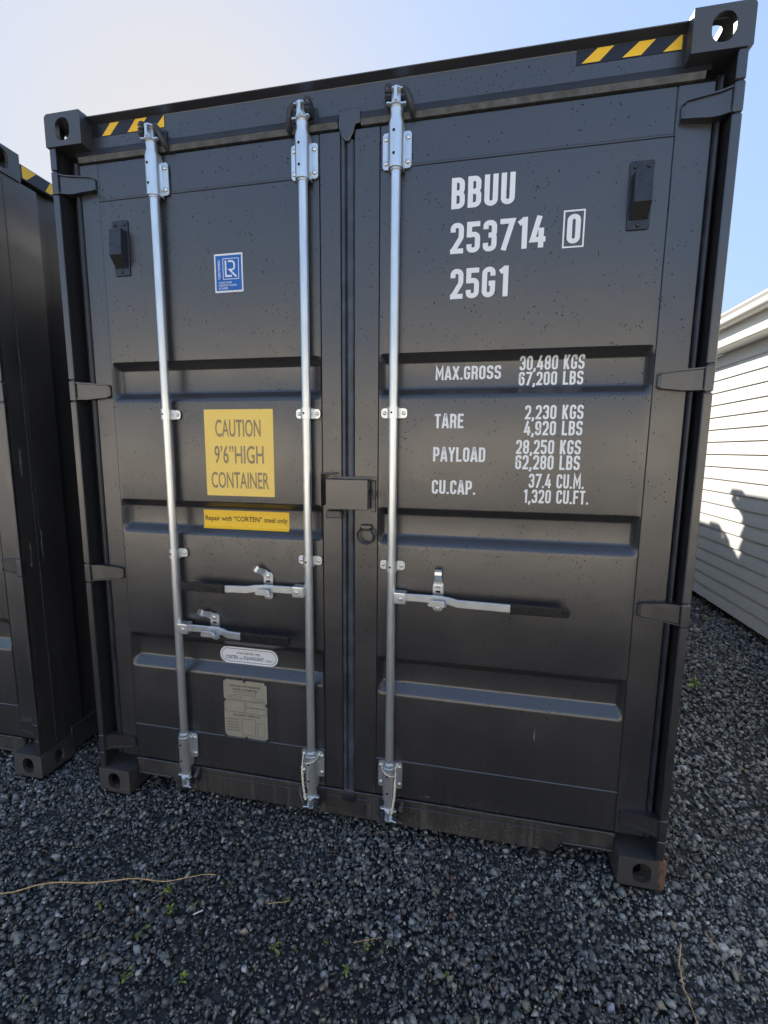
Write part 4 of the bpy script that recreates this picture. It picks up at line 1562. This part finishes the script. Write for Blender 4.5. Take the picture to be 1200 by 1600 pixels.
o.location = (0.806, -.436, 0.017); o.rotation_euler = (0, .1, .8)
tag(o, 'tiny white plastic sliver on the gravel just under the long stalk', 'litter')


def weed(x, y, s, kind):
    """a ragged seedling: unequal leaves in a loose tuft, or a few grass blades"""
    b = MB()
    n = random.randint(3, 6) if kind else random.randint(6, 12)
    for k in range(n):
        a = random.uniform(0, 2 * math.pi)
        L = s * random.uniform(.35, 1.25) * (1.3 if kind else 1)
        w = L * (random.uniform(.07, .12) if kind else random.uniform(.25, .42))
        el = random.uniform(.15, 1.25)
        o_ = Vector((random.gauss(0, s * .18), random.gauss(0, s * .18), 0))
        u = Vector((math.cos(a), math.sin(a), 0)); sd_ = Vector((-u.y, u.x, 0))
        tw = random.uniform(-.5, .5)
        rows_ = []
        for t_, ww in ((0, .15), (.3, .35), (.55, .95), (.8, .85), (1.0, .12)):
            c = o_ + u * (L * t_ * math.cos(el)) + sd_ * (tw * L * t_ * t_ * .4) + Vector((0, 0, L * (t_ * math.sin(el) - .45 * t_ * t_)))
            rows_.append([tuple(c - sd_ * w * ww * .5), tuple(c + Vector((0, 0, -.12 * w))), tuple(c + sd_ * w * ww * .5 + Vector((0, 0, tw * w * .3)))])
        b.quadstrip(rows_)
    o = b.build('weed_seedling', 'leaf' if not kind else 'leaf_dry', None, 60)
    o.location = (x, y, 0.011 + float(ground_h(np.array([x]), np.array([y]))[0]))
    return o


WEEDS = [
    (0.646, -.383, .022, 'small green seedling touching the upper side of the long dry stalk near its tip'),
    (0.551, -.398, .014, 'tiny seedling on the upper side of the long dry stalk at mid length'),
    (0.443, -.480, .018, 'seedling close under the long dry stalk, the leftmost of those under it'),
    (0.697, -.441, .024, 'reddish green seedling left of the bushiest seedling, under the long dry stalk'),
    (0.787, -.429, .030, 'bushiest green seedling, just under the tip of the long dry stalk by a white sliver'),
    (0.661, -.516, .024, 'upper of two close seedlings a hand below the long dry stalk'),
    (0.656, -.545, .018, 'lower of two close seedlings a hand below the long dry stalk'),
    (0.471, -.772, .026, 'green seedling nearest the bottom left corner of the picture'),
    (0.698, -.651, .022, 'seedling in bare gravel between the bottom left corner and the bushiest seedling'),
    (0.876, -.623, .020, 'low seedling on the bottom edge side of the gravel, below the bushiest seedling'),
    (0.859, -.325, .022, 'green sprig just right of the tip of the long dry stalk'),
    (1.094, -.332, .014, 'tiny seedling at the left end of the thin forked dry stem'),
    (1.114, -.481, .022, 'yellow green seedling straight below the middle locking bar'),
    (1.193, -.484, .018, 'small seedling right of the yellow green one below the middle locking bar'),
    (1.277, -.434, .020, 'upright narrow sprig on the gravel below the centre gap of the doors'),
    (1.411, -.425, .014, 'tiny seedling straight below the right locking bar'),
    (1.462, -.418, .020, 'seedling just right of and below the right locking bar'),
    (1.363, -.498, .016, 'lowest seedling below the centre of the doors, by the bottom edge'),
    (1.670, -.448, .014, 'lone tiny seedling below the painted MAX.GROSS line, near the bottom edge'),
    (1.991, -.431, .018, 'seedling near the bottom edge, below the right end of the container sill'),
    (3.253, 1.705, .055, 'bright green weed on the gravel beside the container at the right'),
    (3.929, 3.120, .050, 'weed by the foot of the white house wall'),
    (3.102, .777, .030, 'small weed in the gravel corridor, nearest the rusty corner casting'),
    (3.400, 1.20, .028, 'small weed in the gravel corridor, right edge of the picture'),
    (3.550, 2.10, .038, 'weed midway between the container and the foot of the house wall')]
for i, (x, y, s, lbl) in enumerate(WEEDS):
    o = weed(x, y, s * 1.1, i % 3 == 1)
    tag(o, lbl, 'weed', 'weed seedlings in the gravel')
